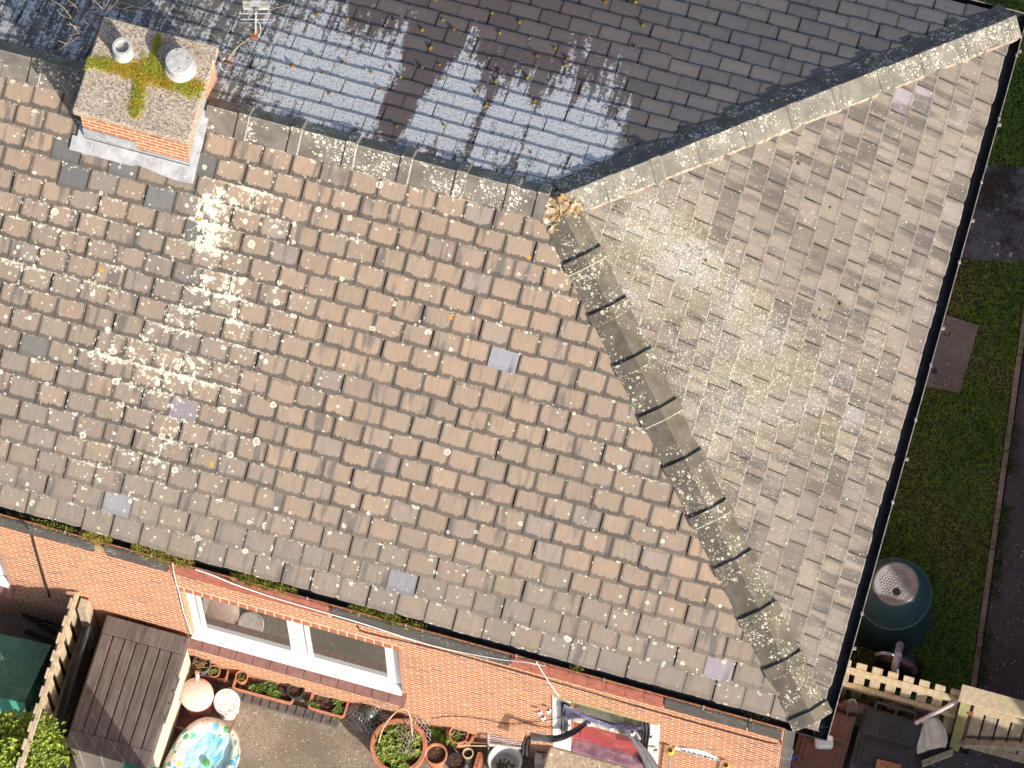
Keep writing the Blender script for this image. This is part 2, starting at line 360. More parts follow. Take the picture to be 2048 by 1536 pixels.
M['black'] = plain('black_plastic', (.016, .016, .018), .45, .3)
g = G('window_glass'); o = g.obj(); n = g.noise(o, 30, 3)
M['glass'] = g.out(g.mix(n, (.035, .040, .036), (.075, .078, .068)), .03, None, **{'Specular_IOR_Level': 1.0})
# ------------------------------------------------------------------ ground
def ground_mat(name, c1, c2, spk, s=60, rough=.95, patch=None):
    g = G(name); o = g.obj(); v = g.vor(o, s); rc = g.n('ShaderNodeSeparateColor', None, {0: v.outputs['Color']}).outputs
    n = g.noise(o, 1.7, 5, .6); f = g.noise(o, 40, 4)
    c = g.mix(rc[0], c1, c2); c = g.mix(g.ss(n, .35, .7, 0, .6), c, [x * .6 for x in c1]); c = g.mix(g.ss(f, .5, .8, 0, .5), c, [x * .5 for x in c1])
    c = g.mix(g.ss(rc[1], .985, .99), c, spk)
    if patch: c = g.mix(g.mul(g.ss(g.noise(o, 2.2, 6, .7), .48, .60), .9), c, patch)
    return g.out(c, rough, g.bump(rc[0], .6, .006))
M['patio'] = ground_mat('patio_concrete', (.19, .152, .110), (.36, .295, .22), (.55, .5, .43), 105)
M['path'] = ground_mat('path_tarmac', (.060, .054, .060), (.115, .102, .106), (.3, .28, .26), 80)
M['patch'] = ground_mat('old_tarmac', (.075, .077, .088), (.17, .17, .19), (.4, .4, .4), 45, .95, (.030, .020, .014))
M['soil'] = ground_mat('lawn_soil', (.030, .036, .012), (.055, .060, .022), (.1, .09, .05), 60)
def sheet(name, poly, z, mat):
    mb = MB(); mb.face([(q[0], q[1], z) for q in poly]); return tag(build(name, mb, mat), kind='structure')
def kx(y): return 4.055 - .12 * y                # lawn edge beside the path
mb = MB(); mb.face([(-400, -400, -.03), (400, -400, -.03), (400, 400, -.03), (-400, 400, -.03)]); tag(build('ground', mb, M['soil']), kind='structure')
sheet('patio', [(-9, -10), (2.95, -10), (2.95, -3.2), (-9, -3.2)], 0.0, M['patio'])
sheet('bin_yard', [(2.954, -10), (9, -10), (9, -2.25), (2.88, -2.25)], 0.0, M['path'])
sheet('path', [(kx(-2.24) + .07, -2.246), (7.2, -2.246), (7.2, 9), (kx(9) + .07, 9)], -.004, M['path'])
sheet('lawn', [(2.6, -2.246), (kx(-2.24), -2.246), (kx(9), 9), (2.6, 9)], 0.0, M['soil'])
sheet('rear_lawn', [(-9, 3.0), (2.596, 3.0), (2.596, 9), (-9, 9)], 0.0, M['soil'])
# ------------------------------------------------------------------ the house
house = thing('house', 'orange brick bungalow with hipped slate roof and lichen covered slates', 'house', (-2.0, 0, 0))
X0 = -7.6
WZ = EZ - .15
mb = MB()                                          # front wall with its three openings
OPEN = [(-6.0, -4.0, .98, 2.35), (-2.345, -.44, .98, 2.35), (1.07, 1.75, .60, 2.26)]
xs = sorted({X0, 2.88, *[q for o_ in OPEN for q in o_[:2]]}); zs = sorted({0.0, WZ, *[q for o_ in OPEN for q in o_[2:]]})
for xa, xb in zip(xs, xs[1:]):
    for za, zb in zip(zs, zs[1:]):
        if any(o_[0] <= xa < o_[1] and o_[2] <= za < o_[3] for o_ in OPEN): continue
        mb.face([(xa, YW, za), (xb, YW, za), (xb, YW, zb), (xa, YW, zb)])
for xa, xb, za, zb in OPEN:
    d = YW + .16
    mb.face([(xa, YW, za), (xa, YW, zb), (xa, d, zb), (xa, d, za)]); mb.face([(xb, YW, za), (xb, d, za), (xb, d, zb), (xb, YW, zb)])
    mb.face([(xa, YW, zb), (xb, YW, zb), (xb, d, zb), (xa, d, zb)]); mb.face([(xa, YW, za), (xa, d, za), (xb, d, za), (xb, YW, za)])
mb.face([(2.88, YW, 0), (2.88, 3.15, 0), (2.88, 3.15, WZ), (2.88, YW, WZ)])
mb.face([(2.88, 3.15, 0), (X0, 3.15, 0), (X0, 3.15, WZ), (2.88, 3.15, WZ)]); mb.face([(X0, 3.15, 0), (X0, YW, 0), (X0, YW, WZ), (X0, 3.15, WZ)])
mb.face([(X0, YW, WZ), (2.88, YW, WZ), (2.88, 3.15, WZ), (X0, 3.15, WZ)])
build('wall', mb, M['brick'], house)
# --- slates
FLATE = [(430, 400, 42, .85), (418, 480, 52, 1.0), (500, 395, 40, .6), (470, 575, 36, .7), (385, 600, 35, .5), (408, 560, 28, .7), (455, 590, 24, .85), (470, 640, 26, .75), (410, 425, 30, .5), (378, 660, 30, .45), (150, 470, 60, .25), (205, 560, 40, .4), (60, 545, 70, .38), (270, 715, 55, .5), (385, 745, 45, .62),
         (205, 715, 35, .5), (330, 885, 45, .5), (300, 800, 60, .35), (545, 440, 60, .35), (205, 410, 50, .25), (490, 690, 50, .45), (650, 780, 45, .3), (345, 640, 45, .45), (455, 780, 50, .45), (300, 950, 45, .35),
         (180, 920, 55, .35), (600, 560, 80, .18), (1250, 900, 120, .16), (850, 640, 80, .12), (60, 420, 60, .2), (440, 900, 60, .3), (340, 740, 50, .35), (560, 640, 50, .28), (700, 480, 60, .22), (1130, 560, 60, .3)]
ELATE = [(1285, 440, 55, 1.0), (1330, 480, 65, 1.0), (1400, 530, 65, .9), (1480, 600, 55, .5), (1550, 660, 60, .4), (1640, 760, 80, .45), (1430, 690, 130, .36), (1250, 590, 70, .55), (1700, 870, 80, .3), (1500, 800, 130, .45), (1180, 500, 50, .7), (1400, 900, 120, .3), (1360, 350, 60, .25), (1750, 700, 80, .2)]
RSTRK = [((905, 240), (950, 70), 24, .60), ((1085, 250), (1165, 90), 30, .58), ((1150, 280), (1235, 120), 26, .5), ((715, 215), (760, 60), 26, .42), ((640, 190), (690, 20), 45, .30), ((1195, 310), (1250, 215), 20, .55), ((880, 235), (900, 160), 30, .35), ((1010, 240), (1050, 130), 16, .3), ((560, 170), (620, 10), 60, .25), ((790, 130), (815, 0), 16, .42),
         ((935, 300), (990, 170), 9, -.55), ((1025, 330), (1080, 200), 9, -.5), ((860, 300), (890, 215), 8, -.4), ((1130, 340), (1165, 240), 8, -.45), ((780, 245), (850, 90), 26, -.95), ((815, 215), (880, 100), 30, -.6), ((700, 30), (720, 0), 30, -.2)]
def gaus(u, v, lst): return sum(s_ * math.exp(-((u - a) ** 2 + (v - b) ** 2) / (2 * (r * .62) ** 2)) for a, b, r, s_ in lst)
def seg_d(u, v, a, b):
    ax, ay = a; bx, by = b; L = (bx - ax) ** 2 + (by - ay) ** 2
    t = max(0, min(1, ((u - ax) * (bx - ax) + (v - ay) * (by - ay)) / L)); return math.hypot(u - ax - t * (bx - ax), v - ay - t * (by - ay)), t
def f_front(p):
    u, v = to_px(p); d = .035 + .12 * max(0, min(1, (640 - u) / 300)) * max(0, min(1, (v - 280) / 160)) * max(0, min(1, (1000 - v) / 150)) + gaus(u, v, FLATE)
    d = d * .88 + .30 * math.exp(-abs(p.y) / .28) + .10 * math.exp(-abs(A + p.y) / .5)
    return max(0, min(.9, d))
def f_end(p):
    u, v = to_px(p); d = .05 + gaus(u, v, ELATE)
    d += .22 * math.exp(-abs(p.x * A + p.y * B) / 4.5 / .15) if p.y < 0 else .12 * math.exp(-abs(p.x * A - p.y * B) / 4.5 / .15)
    return max(0, min(1, d))
def f_rear(p):
    u, v = to_px(p); y = p.y
    k = max(0, min(1, (1290 - u + (v - 250) * -.2) / 110))
    d = (.86 - .42 * math.exp(-(y / .22) ** 2)) * math.exp(-(max(0, y - .62) / .5) ** 2) * k
    if u < 760: d = max(d * (1 - .45 * max(0, min(1, (640 - u) / 120))), .40 * max(0, min(1, (790 - u) / 130)) * math.exp(-max(0, y - 1.0) / 3.0))
    for a, b, w, s_ in RSTRK:
        e, t = seg_d(u, v, a, b); d += s_ * math.exp(-(e / w) ** 2) * (1 - .35 * t)
    if u > 1330: d *= .15
    return max(0, min(1, d))
def mixc(a, b, t): return tuple(lerp(x, y, t) for x, y in zip(a, b))
SPEC_F = [(1027, 712, (.30, .295, .325), .1), (390, 812, (.25, .222, .235), .2), (258, 1005, (.28, .275, .285), .2), (830, 1160, (.25, .24, .255), .3), (1470, 1335, (.30, .265, .285), .05), (62, 165, (.27, .25, .265), .2), (20, 160, (.27, .25, .265), .2), (230, 330, (.15, .15, .145), .4), (340, 400, (.17, .17, .16), .4), (390, 330, (.13, .13, .12), .4), (140, 330, (.13, .13, .125), .4), (395, 450, (.14, .14, .13), .4), (80, 680, (.17, .16, .14), .4)]
SPEC_E = [(1840, 490, (.24, .19, .19), 0), (1820, 205, (.36, .32, .32), 0), (1700, 850, (.34, .31, .30), 0), (1230, 660, (.33, .28, .25), 0)]
def c_front(p, i):
    u, v = to_px(p); r = R.random()
    low = max(0, min(1, (-p.y - 2.45) / .6)); left = max(0, min(1, (-2.9 - p.x) / 1.2)) * max(0, min(1, (-p.y - 1.7) / .8))
    t = mixc((.352, .258, .180), (.312, .240, .174), R.random())
    if r < .16: t = mixc(t, (.285, .228, .178), R.uniform(.3, .9))
    elif r < .21: t = mixc(t, (.29, .24, .215), R.uniform(.4, .8))
    nz = mnoise.noise(Vector((p.x * .75, p.y * .75, 3))); patch = max(0, min(1, nz * 1.3 + .02)); lx = max(0, min(1, (760 - u) / 420)) * max(0, min(1, (v - 330) / 200))
    grey = mixc((.262, .212, .160), (.235, .200, .165), R.random())
    t = mixc(t, grey, max(low * .9, left * .55, patch * .35, lx * R.uniform(.35, .85))); k = R.uniform(.93, 1.06); t = tuple(x * k for x in t)
    mg = (1 - .68 * low) * R.uniform(.75, 1.0)
    for a_, b_, w_, k_ in (((392, 345), (380, 700), 20, .8), ((150, 320), (395, 385), 42, .7), ((205, 370), (215, 470), 14, .35), ((300, 420), (300, 560), 30, .35)):
        e_, t_ = seg_d(u, v, a_, b_); t = mixc(t, (.150, .145, .135), k_ * math.exp(-(e_ / w_) ** 2) * R.uniform(.5, 1))
    for a, b, c, m_ in SPEC_F:
        if math.hypot(u - a, v - b) < 31: return c, m_
    return t, mg
def c_end(p, i):
    u, v = to_px(p); t = mixc((.322, .265, .202), (.285, .238, .190), R.random()); r = R.random()
    if r < .18: t = mixc(t, (.235, .19, .15), R.uniform(.3, .9))
    elif r < .26: t = mixc(t, (.32, .28, .25), R.uniform(.3, .8))
    k = R.uniform(.88, 1.08); t = tuple(x * k for x in t)
    for a, b, c, m_ in SPEC_E:
        if math.hypot(u - a, v - b) < 24: t = c
    return t, R.uniform(.12, .4)
def c_rear(p, i):
    u, v = to_px(p); t = mixc((.135, .098, .096), (.155, .128, .110), R.random())
    g_ = max(0, min(1, (u - 1150) / 200)); t = mixc(t, mixc((.155, .145, .14), (.19, .165, .145), R.random()), g_)
    if u < 640: t = mixc(t, (.17, .155, .12), .8)
    k = R.uniform(.85, 1.15); return tuple(x * k for x in t), .25
def slates(name, mat, org, ux, us, nr, U0, U1, L, wid, gauge, fcol, fden, planes):
    org, ux, us, nr = map(Vector, (org, ux, us, nr)); V = []; F_ = []; UVs = []; UVl = []; CC = []; FF = []
    nrow = int(L / gauge) + 1; NU, NV = 6, 4; JT = .35 if mat is M['slate_end'] else .7
    for r in range(nrow):
        off = (r % 2) * wid * .5 + R.uniform(-.02, .02); n = int((U1 - U0) / wid) + 2; row_j = R.uniform(-.004, .004)
        for k in range(n):
            ua = U0 + off + (k - 1) * wid + R.uniform(-.007, .007) * JT; w = wid - .0045 + R.uniform(-.004, .003) * JT
            s0 = r * gauge - .012 + R.gauss(0, .005) + row_j
            if R.random() < .02: s0 -= R.uniform(.01, .025)
            c0 = org + ux * (ua + wid / 2) + us * (s0 + gauge / 2)
            if any((Vector(q) - c0).dot(Vector(m)) < -.32 for q, m in planes): continue
            cc, mg = fcol(c0, 0); rid = R.random(); rot = R.gauss(0, .007); lift = R.uniform(0, .004 if mat is not M['slate_end'] else .0015); seed = R.uniform(0, 99); chip = R.random()
            base = len(V); length = gauge * 1.28
            def at(a, t, h): return org + ux * (ua + a * w - rot * (t - gauge / 2)) + us * (s0 + t + rot * (a - .5) * w) + nr * h
            rowi = []
            for j in range(NV + 1):
                for i in range(NU + 1):
                    a = i / NU; t = length * j / NV
                    if j == 0:
                        t += .006 * mnoise.noise(Vector((seed, a * 5, 0))) + (.010 * max(0, abs(a - .5) * 2 - .8) / .2 * (1 if chip < .35 else .15))
                    a2 = a + (.008 * mnoise.noise(Vector((seed + 7, j * 1.3, a * 2))) if i in (0, NU) else 0)
                    q = at(a2, t, .020 + lift - .0145 * t / gauge + .0012 * mnoise.noise(Vector((seed, a * 3, t * 12)))); rowi.append(len(V)); V.append(q)
                    UVs.append((ua + a * w, s0 + t)); UVl.append((a, t / gauge)); CC.append(cc); FF.append((fden(q), mg, rid))
            for j in range(NV):
                for i in range(NU):
                    q = j * (NU + 1) + i; F_.append([rowi[q], rowi[q + 1], rowi[q + NU + 2], rowi[q + NU + 1]])
            def skirt(ids):
                b2 = []
                for q in ids: b2.append(len(V)); V.append(V[q] - nr * .0085); UVs.append(UVs[q]); UVl.append((UVl[q][0], 0.0)); CC.append(tuple(x * .9 for x in cc)); FF.append((0.0, mg, rid))
                for a, b, c, d in zip(ids, ids[1:], b2[1:], b2): F_.append([b, a, d, c])
            skirt([rowi[i] for i in range(NU + 1)]); skirt([rowi[j * (NU + 1)] for j in range(NV, -1, -1)]); skirt([rowi[j * (NU + 1) + NU] for j in range(NV + 1)])
    me = bpy.data.meshes.new(name); base = house.location
    me.from_pydata([q - base for q in V], [], F_)
    for nm, arr in (('slope', UVs), ('local', UVl)):
        uvl = me.uv_layers.new(name=nm); flat = []
        for lp in me.loops: flat.extend(arr[lp.vertex_index])
        uvl.data.foreach_set('uv', flat)
    a1 = me.attributes.new('scol', 'FLOAT_COLOR', 'POINT'); a1.data.foreach_set('color', [x for c in CC for x in (*c, 1.0)])
    a2 = me.attributes.new('fld', 'FLOAT_COLOR', 'POINT'); a2.data.foreach_set('color', [x for c in FF for x in (*c, 1.0)])
    bm = bmesh.new(); bm.from_mesh(me)
    for q, m in planes:
        bmesh.ops.bisect_plane(bm, geom=list(bm.verts) + list(bm.edges) + list(bm.faces), plane_co=Vector(q) - base, plane_no=Vector(m), clear_outer=True)
    bm.to_mesh(me); bm.free(); me.materials.append(mat)
    o_ = bpy.data.objects.new(name, me); COL.objects.link(o_); o_.parent = house; return o_
LS, LE = math.hypot(A, H), math.hypot(B, H)
top = Vector((0, 0, EZ + H))
uF = Vector((0, A, H)) / LS; nF = Vector((0, -H, A)) / LS
uR = Vector((0, -A, H)) / LS; nR = Vector((0, H, A)) / LS
uE = Vector((-B, 0, H)) / LE; nE = Vector((H, 0, B)) / LE
hipF = Vector((A, B, 0)).normalized(); hipR = Vector((A, -B, 0)).normalized()    # outward of the front / rear slope in plan
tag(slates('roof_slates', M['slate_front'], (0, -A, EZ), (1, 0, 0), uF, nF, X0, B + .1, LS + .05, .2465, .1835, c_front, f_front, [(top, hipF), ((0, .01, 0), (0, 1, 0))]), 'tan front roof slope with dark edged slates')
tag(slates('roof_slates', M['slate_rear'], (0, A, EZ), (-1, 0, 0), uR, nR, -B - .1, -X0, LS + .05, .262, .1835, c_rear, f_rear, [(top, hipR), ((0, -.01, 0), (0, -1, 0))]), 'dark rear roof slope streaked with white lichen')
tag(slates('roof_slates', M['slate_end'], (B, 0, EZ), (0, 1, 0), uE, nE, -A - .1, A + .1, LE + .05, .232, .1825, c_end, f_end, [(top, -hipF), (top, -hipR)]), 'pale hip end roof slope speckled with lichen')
mb = MB(); dn = Vector((0, 0, -.012)); e = EZ
mb.face([Vector((X0, -A, e)) + dn, Vector((B, -A, e)) + dn, top + dn, Vector((X0, 0, e + H)) + dn])
mb.face([Vector((B, A, e)) + dn, Vector((X0, A, e)) + dn, Vector((X0, 0, e + H)) + dn, top + dn]); mb.face([Vector((B, -A, e)) + dn, Vector((B, A, e)) + dn, top + dn])
mb.face([(X0, -A, e - .015), (X0, A, e - .015), (B, A, e - .015), (B, -A, e - .015)])
build('roof_deck', mb, M['deck'], house)
# --- ridge and hip tiles: angled clay tiles with a rolled collar at each joint
def cap_tile(a, b, w1, w2, n1, n2, wl, wr, mat, nm, collar=.075, rise=.014):
    """one angled tile from a to b, its two wings along w1 and w2; the collar lies at b"""
    a, b = Vector(a), Vector(b); d = (b - a).normalized(); up = (n1 + n2).normalized(); mb = MB(); j = R.uniform(-.006, .006)
    def ring(q, lift, ex):
        c = q + up * (.062 + lift) + w1 * 0
        l = q + w1 * (wl + ex) + n1 * (.020 + lift); r = q + w2 * (wr + ex) + n2 * (.020 + lift)
        return [l - n1 * .014, l, lerp(l, c, .5), lerp(l, c, .93) + up * .001, c, lerp(r, c, .93) + up * .001, lerp(r, c, .5), r, r - n2 * .014]
    def ext(q0, q1, l0, l1, ex):
        A_, B_ = [], []
        for q_, l_, T_ in ((q0, l0, A_), (q1, l1, B_)):
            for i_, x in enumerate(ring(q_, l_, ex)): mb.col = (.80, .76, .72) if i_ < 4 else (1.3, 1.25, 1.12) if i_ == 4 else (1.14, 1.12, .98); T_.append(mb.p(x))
        for k in range(len(A_) - 1): mb.f.append([A_[k], B_[k], B_[k + 1], A_[k + 1]])
        mb.f.append(A_); mb.f.append(B_[::-1])
    ext(a + d * .004, b - d * collar, j, j + .004, 0.0)
    ext(b - d * (collar + .002), b + d * .012, j + rise, j + rise + .003, .007)
    o_ = build(nm, mb, mat, house)
    mb = MB(); ext(b + d * .013, b + d * .022, j + .010, j + .006, .004); build('mortar_joint', mb, M['joint'] if R.random() < .55 else mat, o_)
    return o_
ridge_u = Vector((-1, 0, 0)); wF = -uF; wR = -uR
jx = [W_.x for W_ in [FS(1103, 405)]][0] - .02
xj = jx
edges = []
for px_ in (1035, 932, 822, 712, 602, 497): edges.append(FS(px_, 240 + (px_ - 497) * .268).x)
edges = [jx - .02] + edges
for a_, b_ in zip(edges, edges[1:]):
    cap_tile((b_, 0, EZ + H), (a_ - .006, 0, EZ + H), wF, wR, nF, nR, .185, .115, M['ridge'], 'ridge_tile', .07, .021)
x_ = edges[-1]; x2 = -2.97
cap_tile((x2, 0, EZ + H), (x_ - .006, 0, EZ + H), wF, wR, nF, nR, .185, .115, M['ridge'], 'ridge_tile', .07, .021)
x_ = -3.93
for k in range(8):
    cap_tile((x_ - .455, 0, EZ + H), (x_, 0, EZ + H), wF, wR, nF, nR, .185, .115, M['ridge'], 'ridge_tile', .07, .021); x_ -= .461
def hip_run(corner, n_other, nMain, mat, wl, wr, n, t0, t1, rise=.014):
    d = (Vector(corner) - top).normalized(); L = (Vector(corner) - top).length
    w1 = d.cross(nMain).normalized();
    if w1.z > 0: w1 = -w1
    w2 = d.cross(n_other).normalized()
    if w2.z > 0: w2 = -w2
    ts = [lerp(t0, t1, k / n) for k in range(n + 1)]
    for a_, b_ in zip(ts, ts[1:]): cap_tile(top + d * (a_ + .006), top + d * (b_ - .006 + R.uniform(-.006, .006)), w1, w2, nMain, n_other, wl, wr, mat, 'hip_tile', .085, rise)
    return d, w1, w2
cF = Vector((B, -A, EZ)); cRr = Vector((B, A, EZ))
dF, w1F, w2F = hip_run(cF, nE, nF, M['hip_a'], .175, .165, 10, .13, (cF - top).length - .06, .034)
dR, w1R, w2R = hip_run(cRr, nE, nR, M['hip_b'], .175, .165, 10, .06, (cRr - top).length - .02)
def lump_strip(name, a, b, w, nrm, width, hgt, gaps=.3, mat=None):
    mb = MB(); n = 90; rows = []
    for k in range(n + 1):
        t = k / n; q = lerp(Vector(a), Vector(b), t); s_ = 1 if mnoise.noise(Vector((t * 14, width * 99, 1))) > -gaps else .35
        ww = width * (.75 + .5 * mnoise.noise(Vector((t * 30, 2, width * 50)))) * s_; hh = hgt * (.8 + .5 * mnoise.noise(Vector((t * 45, 8, 1)))) * s_
        rows.append([mb.p(q - w * .04 + nrm * .002), mb.p(q + nrm * hh), mb.p(q + w * ww * .6 + nrm * hh * .9), mb.p(q + w * ww + nrm * .004)])
    for r0, r1 in zip(rows, rows[1:]):
        for i in range(3): mb.f.append([r0[i], r1[i], r1[i + 1], r0[i + 1]])
    return build(name, mb, mat or M['mortar'], house)
lump_strip('mortar_bedding', top + dR * .15 + w2R * .160, cRr + w2R * .160 - dR * .05, w2R, nE, .034, .030)
lump_strip('mortar_bedding', top + dF * .3 + w1F * .168, cF + w1F * .168 - dF * .05, w1F, nF, .026, .020, .0, M['darkgap'])  # dark colour paints the shaded gap along the left tile edge
lump_strip('mortar_bedding', top + dF * .3 + w2F * .16, cF + w2F * .16 - dF * .05, w2F, nE, .015, .02, .0)
lump_strip('mortar_bedding', Vector((jx, 0, EZ + H)) + wF * .182, Vector((-2.95, 0, EZ + H)) + wF * .182, wF, nF, .014, .02, .0)
# broken mortar where the three lines meet
g = G('broken_mortar'); o = g.obj(); n = g.noise(o, 38, 5, .7); n2 = g.noise(o, 11, 3)
c = g.mix(n, (.20, .115, .05), (.48, .33, .15)); c = g.mix(g.ss(n2, .5, .62), c, (.58, .50, .38)); c = g.mix(g.ss(g.noise(o, 26, 4, .7), .62, .68), c, (.03, .02, .012))
M['broken'] = g.out(c, .95, g.bump(n, 1.0, .02))
mb = MB()
def lump_path(pts, wdt, hgt, seed):
    path = bez(pts, 8); rows = []
    for k, q in enumerate(path):
        t = (path[min(k + 1, len(path) - 1)] - path[max(k - 1, 0)]).normalized(); sx = t.cross(Vector((0, 0, 1))).normalized(); row = []
        for i in range(9):
            a = (i / 8 - .5) * 2; h = hgt * (1 - a ** 4) * (.75 + .55 * mnoise.noise(Vector((k * .35, a * 2.2, seed)))) + .018 * mnoise.noise(Vector((k * .9, a * 5, seed + 3)))
            row.append(mb.p(q + sx * a * wdt * (1 + .25 * mnoise.noise(Vector((k * .5, 5, seed + (a > 0))))) + Vector((0, 0, h - .03))))
        rows.append(row)
    for r0, r1 in zip(rows, rows[1:]):
        for i in range(8): mb.f.append([r0[i], r1[i], r1[i + 1], r0[i + 1]])
lump_path([FS(1100, 452), FS(1106, 425) + Vector((0, 0, .02)), top + Vector((.02, -.02, .02)), ES(1142, 416) + Vector((0, 0, .03)), ES(1162, 430)], .105, .09, 1)
lump_path([FS(1104, 470), FS(1112, 440) + Vector((0, 0, .02)), ES(1128, 425) + Vector((0, 0, .03)), ES(1158, 440)], .07, .075, 5)
lump_path([RS(1106, 380), RS(1110, 392), top + Vector((0, 0, .03))], .03, .05, 9)
build('broken_mortar', mb, M['broken'], house, smooth=40)
# --- gutters, fascia, eaves band, downpipe
def trough(name, a, b, side, w, dpt, mat):
    """open half-round gutter from a to b, lip on the side given"""
    a, b, side = Vector(a), Vector(b), Vector(side); prof = [(math.cos(PI * k / 10 + PI), math.sin(PI * k / 10 + PI)) for k in range(11)]; mb = MB()
    for rr, flip in ((1.0, False), (.93, True)):
        ra = [mb.p(a + side * (w / 2 + x * w / 2 * rr) + Vector((0, 0, z * dpt * rr))) for x, z in prof]; rb = [mb.p(b + side * (w / 2 + x * w / 2 * rr) + Vector((0, 0, z * dpt * rr))) for x, z in prof]
        for k in range(10): mb.f.append([ra[k], ra[k + 1], rb[k + 1], rb[k]] if flip else [ra[k], rb[k], rb[k + 1], ra[k + 1]])
        if not flip: mb.f.append(ra)
        if not flip: mb.f.append(rb)
    return build(name, mb, mat, house, smooth=50)
GZ = EZ - .045
gut = [trough('gutter', (X0, -A + .045, GZ), (B + .10, -A + .045, GZ), (0, -1, 0), .115, .075, M['gutter']),
       trough('gutter', (B - .02, -A - .06, GZ), (B - .02, A + .10, GZ), (1, 0, 0), .125, .08, M['gutter']),
       trough('gutter', (B + .10, A - .03, GZ), (X0, A - .03, GZ), (0, 1, 0), .125, .08, M['gutter'])]
def lip(a, b, mat, par, r=.004):
    mb = MB(); mb.tube([a, b], r, 5); return build('gutter_lip', mb, mat, par)
lip((X0, -A - .072, GZ + .002), (2.9, -A - .072, GZ + .002), M['orange'], gut[0], .0075); lip((2.9, -A - .072, GZ + .002), (B + .104, -A - .072, GZ + .002), M['gutter'], gut[0], .006)
lip((B + .107, -A - .07, GZ + .002), (B + .107, A + .1, GZ + .002), M['lip'], gut[1], .0042); lip((B + .1, A + .097, GZ + .002), (X0, A + .097, GZ + .002), M['lip'], gut[2], .005)
def bracket(i, c, size, ang):
    m_ = MB(); m_.cbox(c, size, ang); build('gutter_bracket', m_, M['lip'], gut[i], bevel=.003)
for y_ in (-2.2, -1.2, -.45, .05, 1.0, 1.75, 2.35, 2.95): bracket(1, (B + .107, y_, GZ + .008), (.022, .03, .014), .3)
for y_ in (-2.6, -.9, .3, 1.3, 2.2, 2.9): bracket(1, (B + .122, y_ + .1, GZ - .01), (.03, .022, .035), .2)
for x_ in (-3.3, -2.55, -1.2, -.35, .6, 1.35, 2.2, 2.6): bracket(0, (x_, -A - .075, GZ + .01), (.018, .022, .022), .3)
mb = MB(); mb.box((2.885, -3.15, WZ - .1), (B - .03, 3.15, EZ - .03)); mb.box((X0, 3.155, WZ - .1), (2.88, 3.2, EZ - .03)); build('fascia', mb, M['black'], house, bevel=.004)
RED = [(-2.41, -1.05), (.60, 1.93)]
BZ0, BZ1 = 2.93, 3.165
def band(x0, x1, mat, nm, tl):
    mb = MB(); n = max(1, round((x1 - x0) / tl))
    for k in range(n):
        xa, xb = lerp(x0, x1, k / n), lerp(x0, x1, (k + 1) / n); s_ = R.uniform(0, .003)
        mb.box((xa + .0015, YW - .028 - s_, BZ0), (xb - .0015, YW - .001, BZ1))
    return build(nm, mb, mat, house, bevel=.004)
band(X0, -3.06, M['darktile'], 'eaves_band', .9); band(-2.96, -2.42, M['darktile'], 'eaves_band', .9); band(-2.405, -1.02, M['redtile'], 'eaves_tiles', .152)
band(-.99, .545, M['darktile'], 'eaves_band', .8); band(.56, 1.86, M['redtile'], 'eaves_tiles', .162); band(1.875, 2.58, M['darktile'], 'eaves_band', .8); band(2.59, 2.875, M['darktile'], 'eaves_band', .4)
mb = MB(); mb.box((-3.058, YW - .02, BZ0 + .06), (-2.962, YW - .001, BZ1 - .07)); build('mortar_patch', mb, plain('ochre_mortar', (.42, .33, .14), .95, .4, 40, .9), house, bevel=.006)
mb = MB(); mb.box((2.885, -3.25, .0), (2.965, -3.17, EZ - .12)); mb.box((2.87, -3.258, 2.0), (2.972, -3.162, 2.03)); mb.box((2.87, -3.258, .6), (2.972, -3.162, .63)); build('downpipe', mb, M['greymetal'], house, bevel=.006)
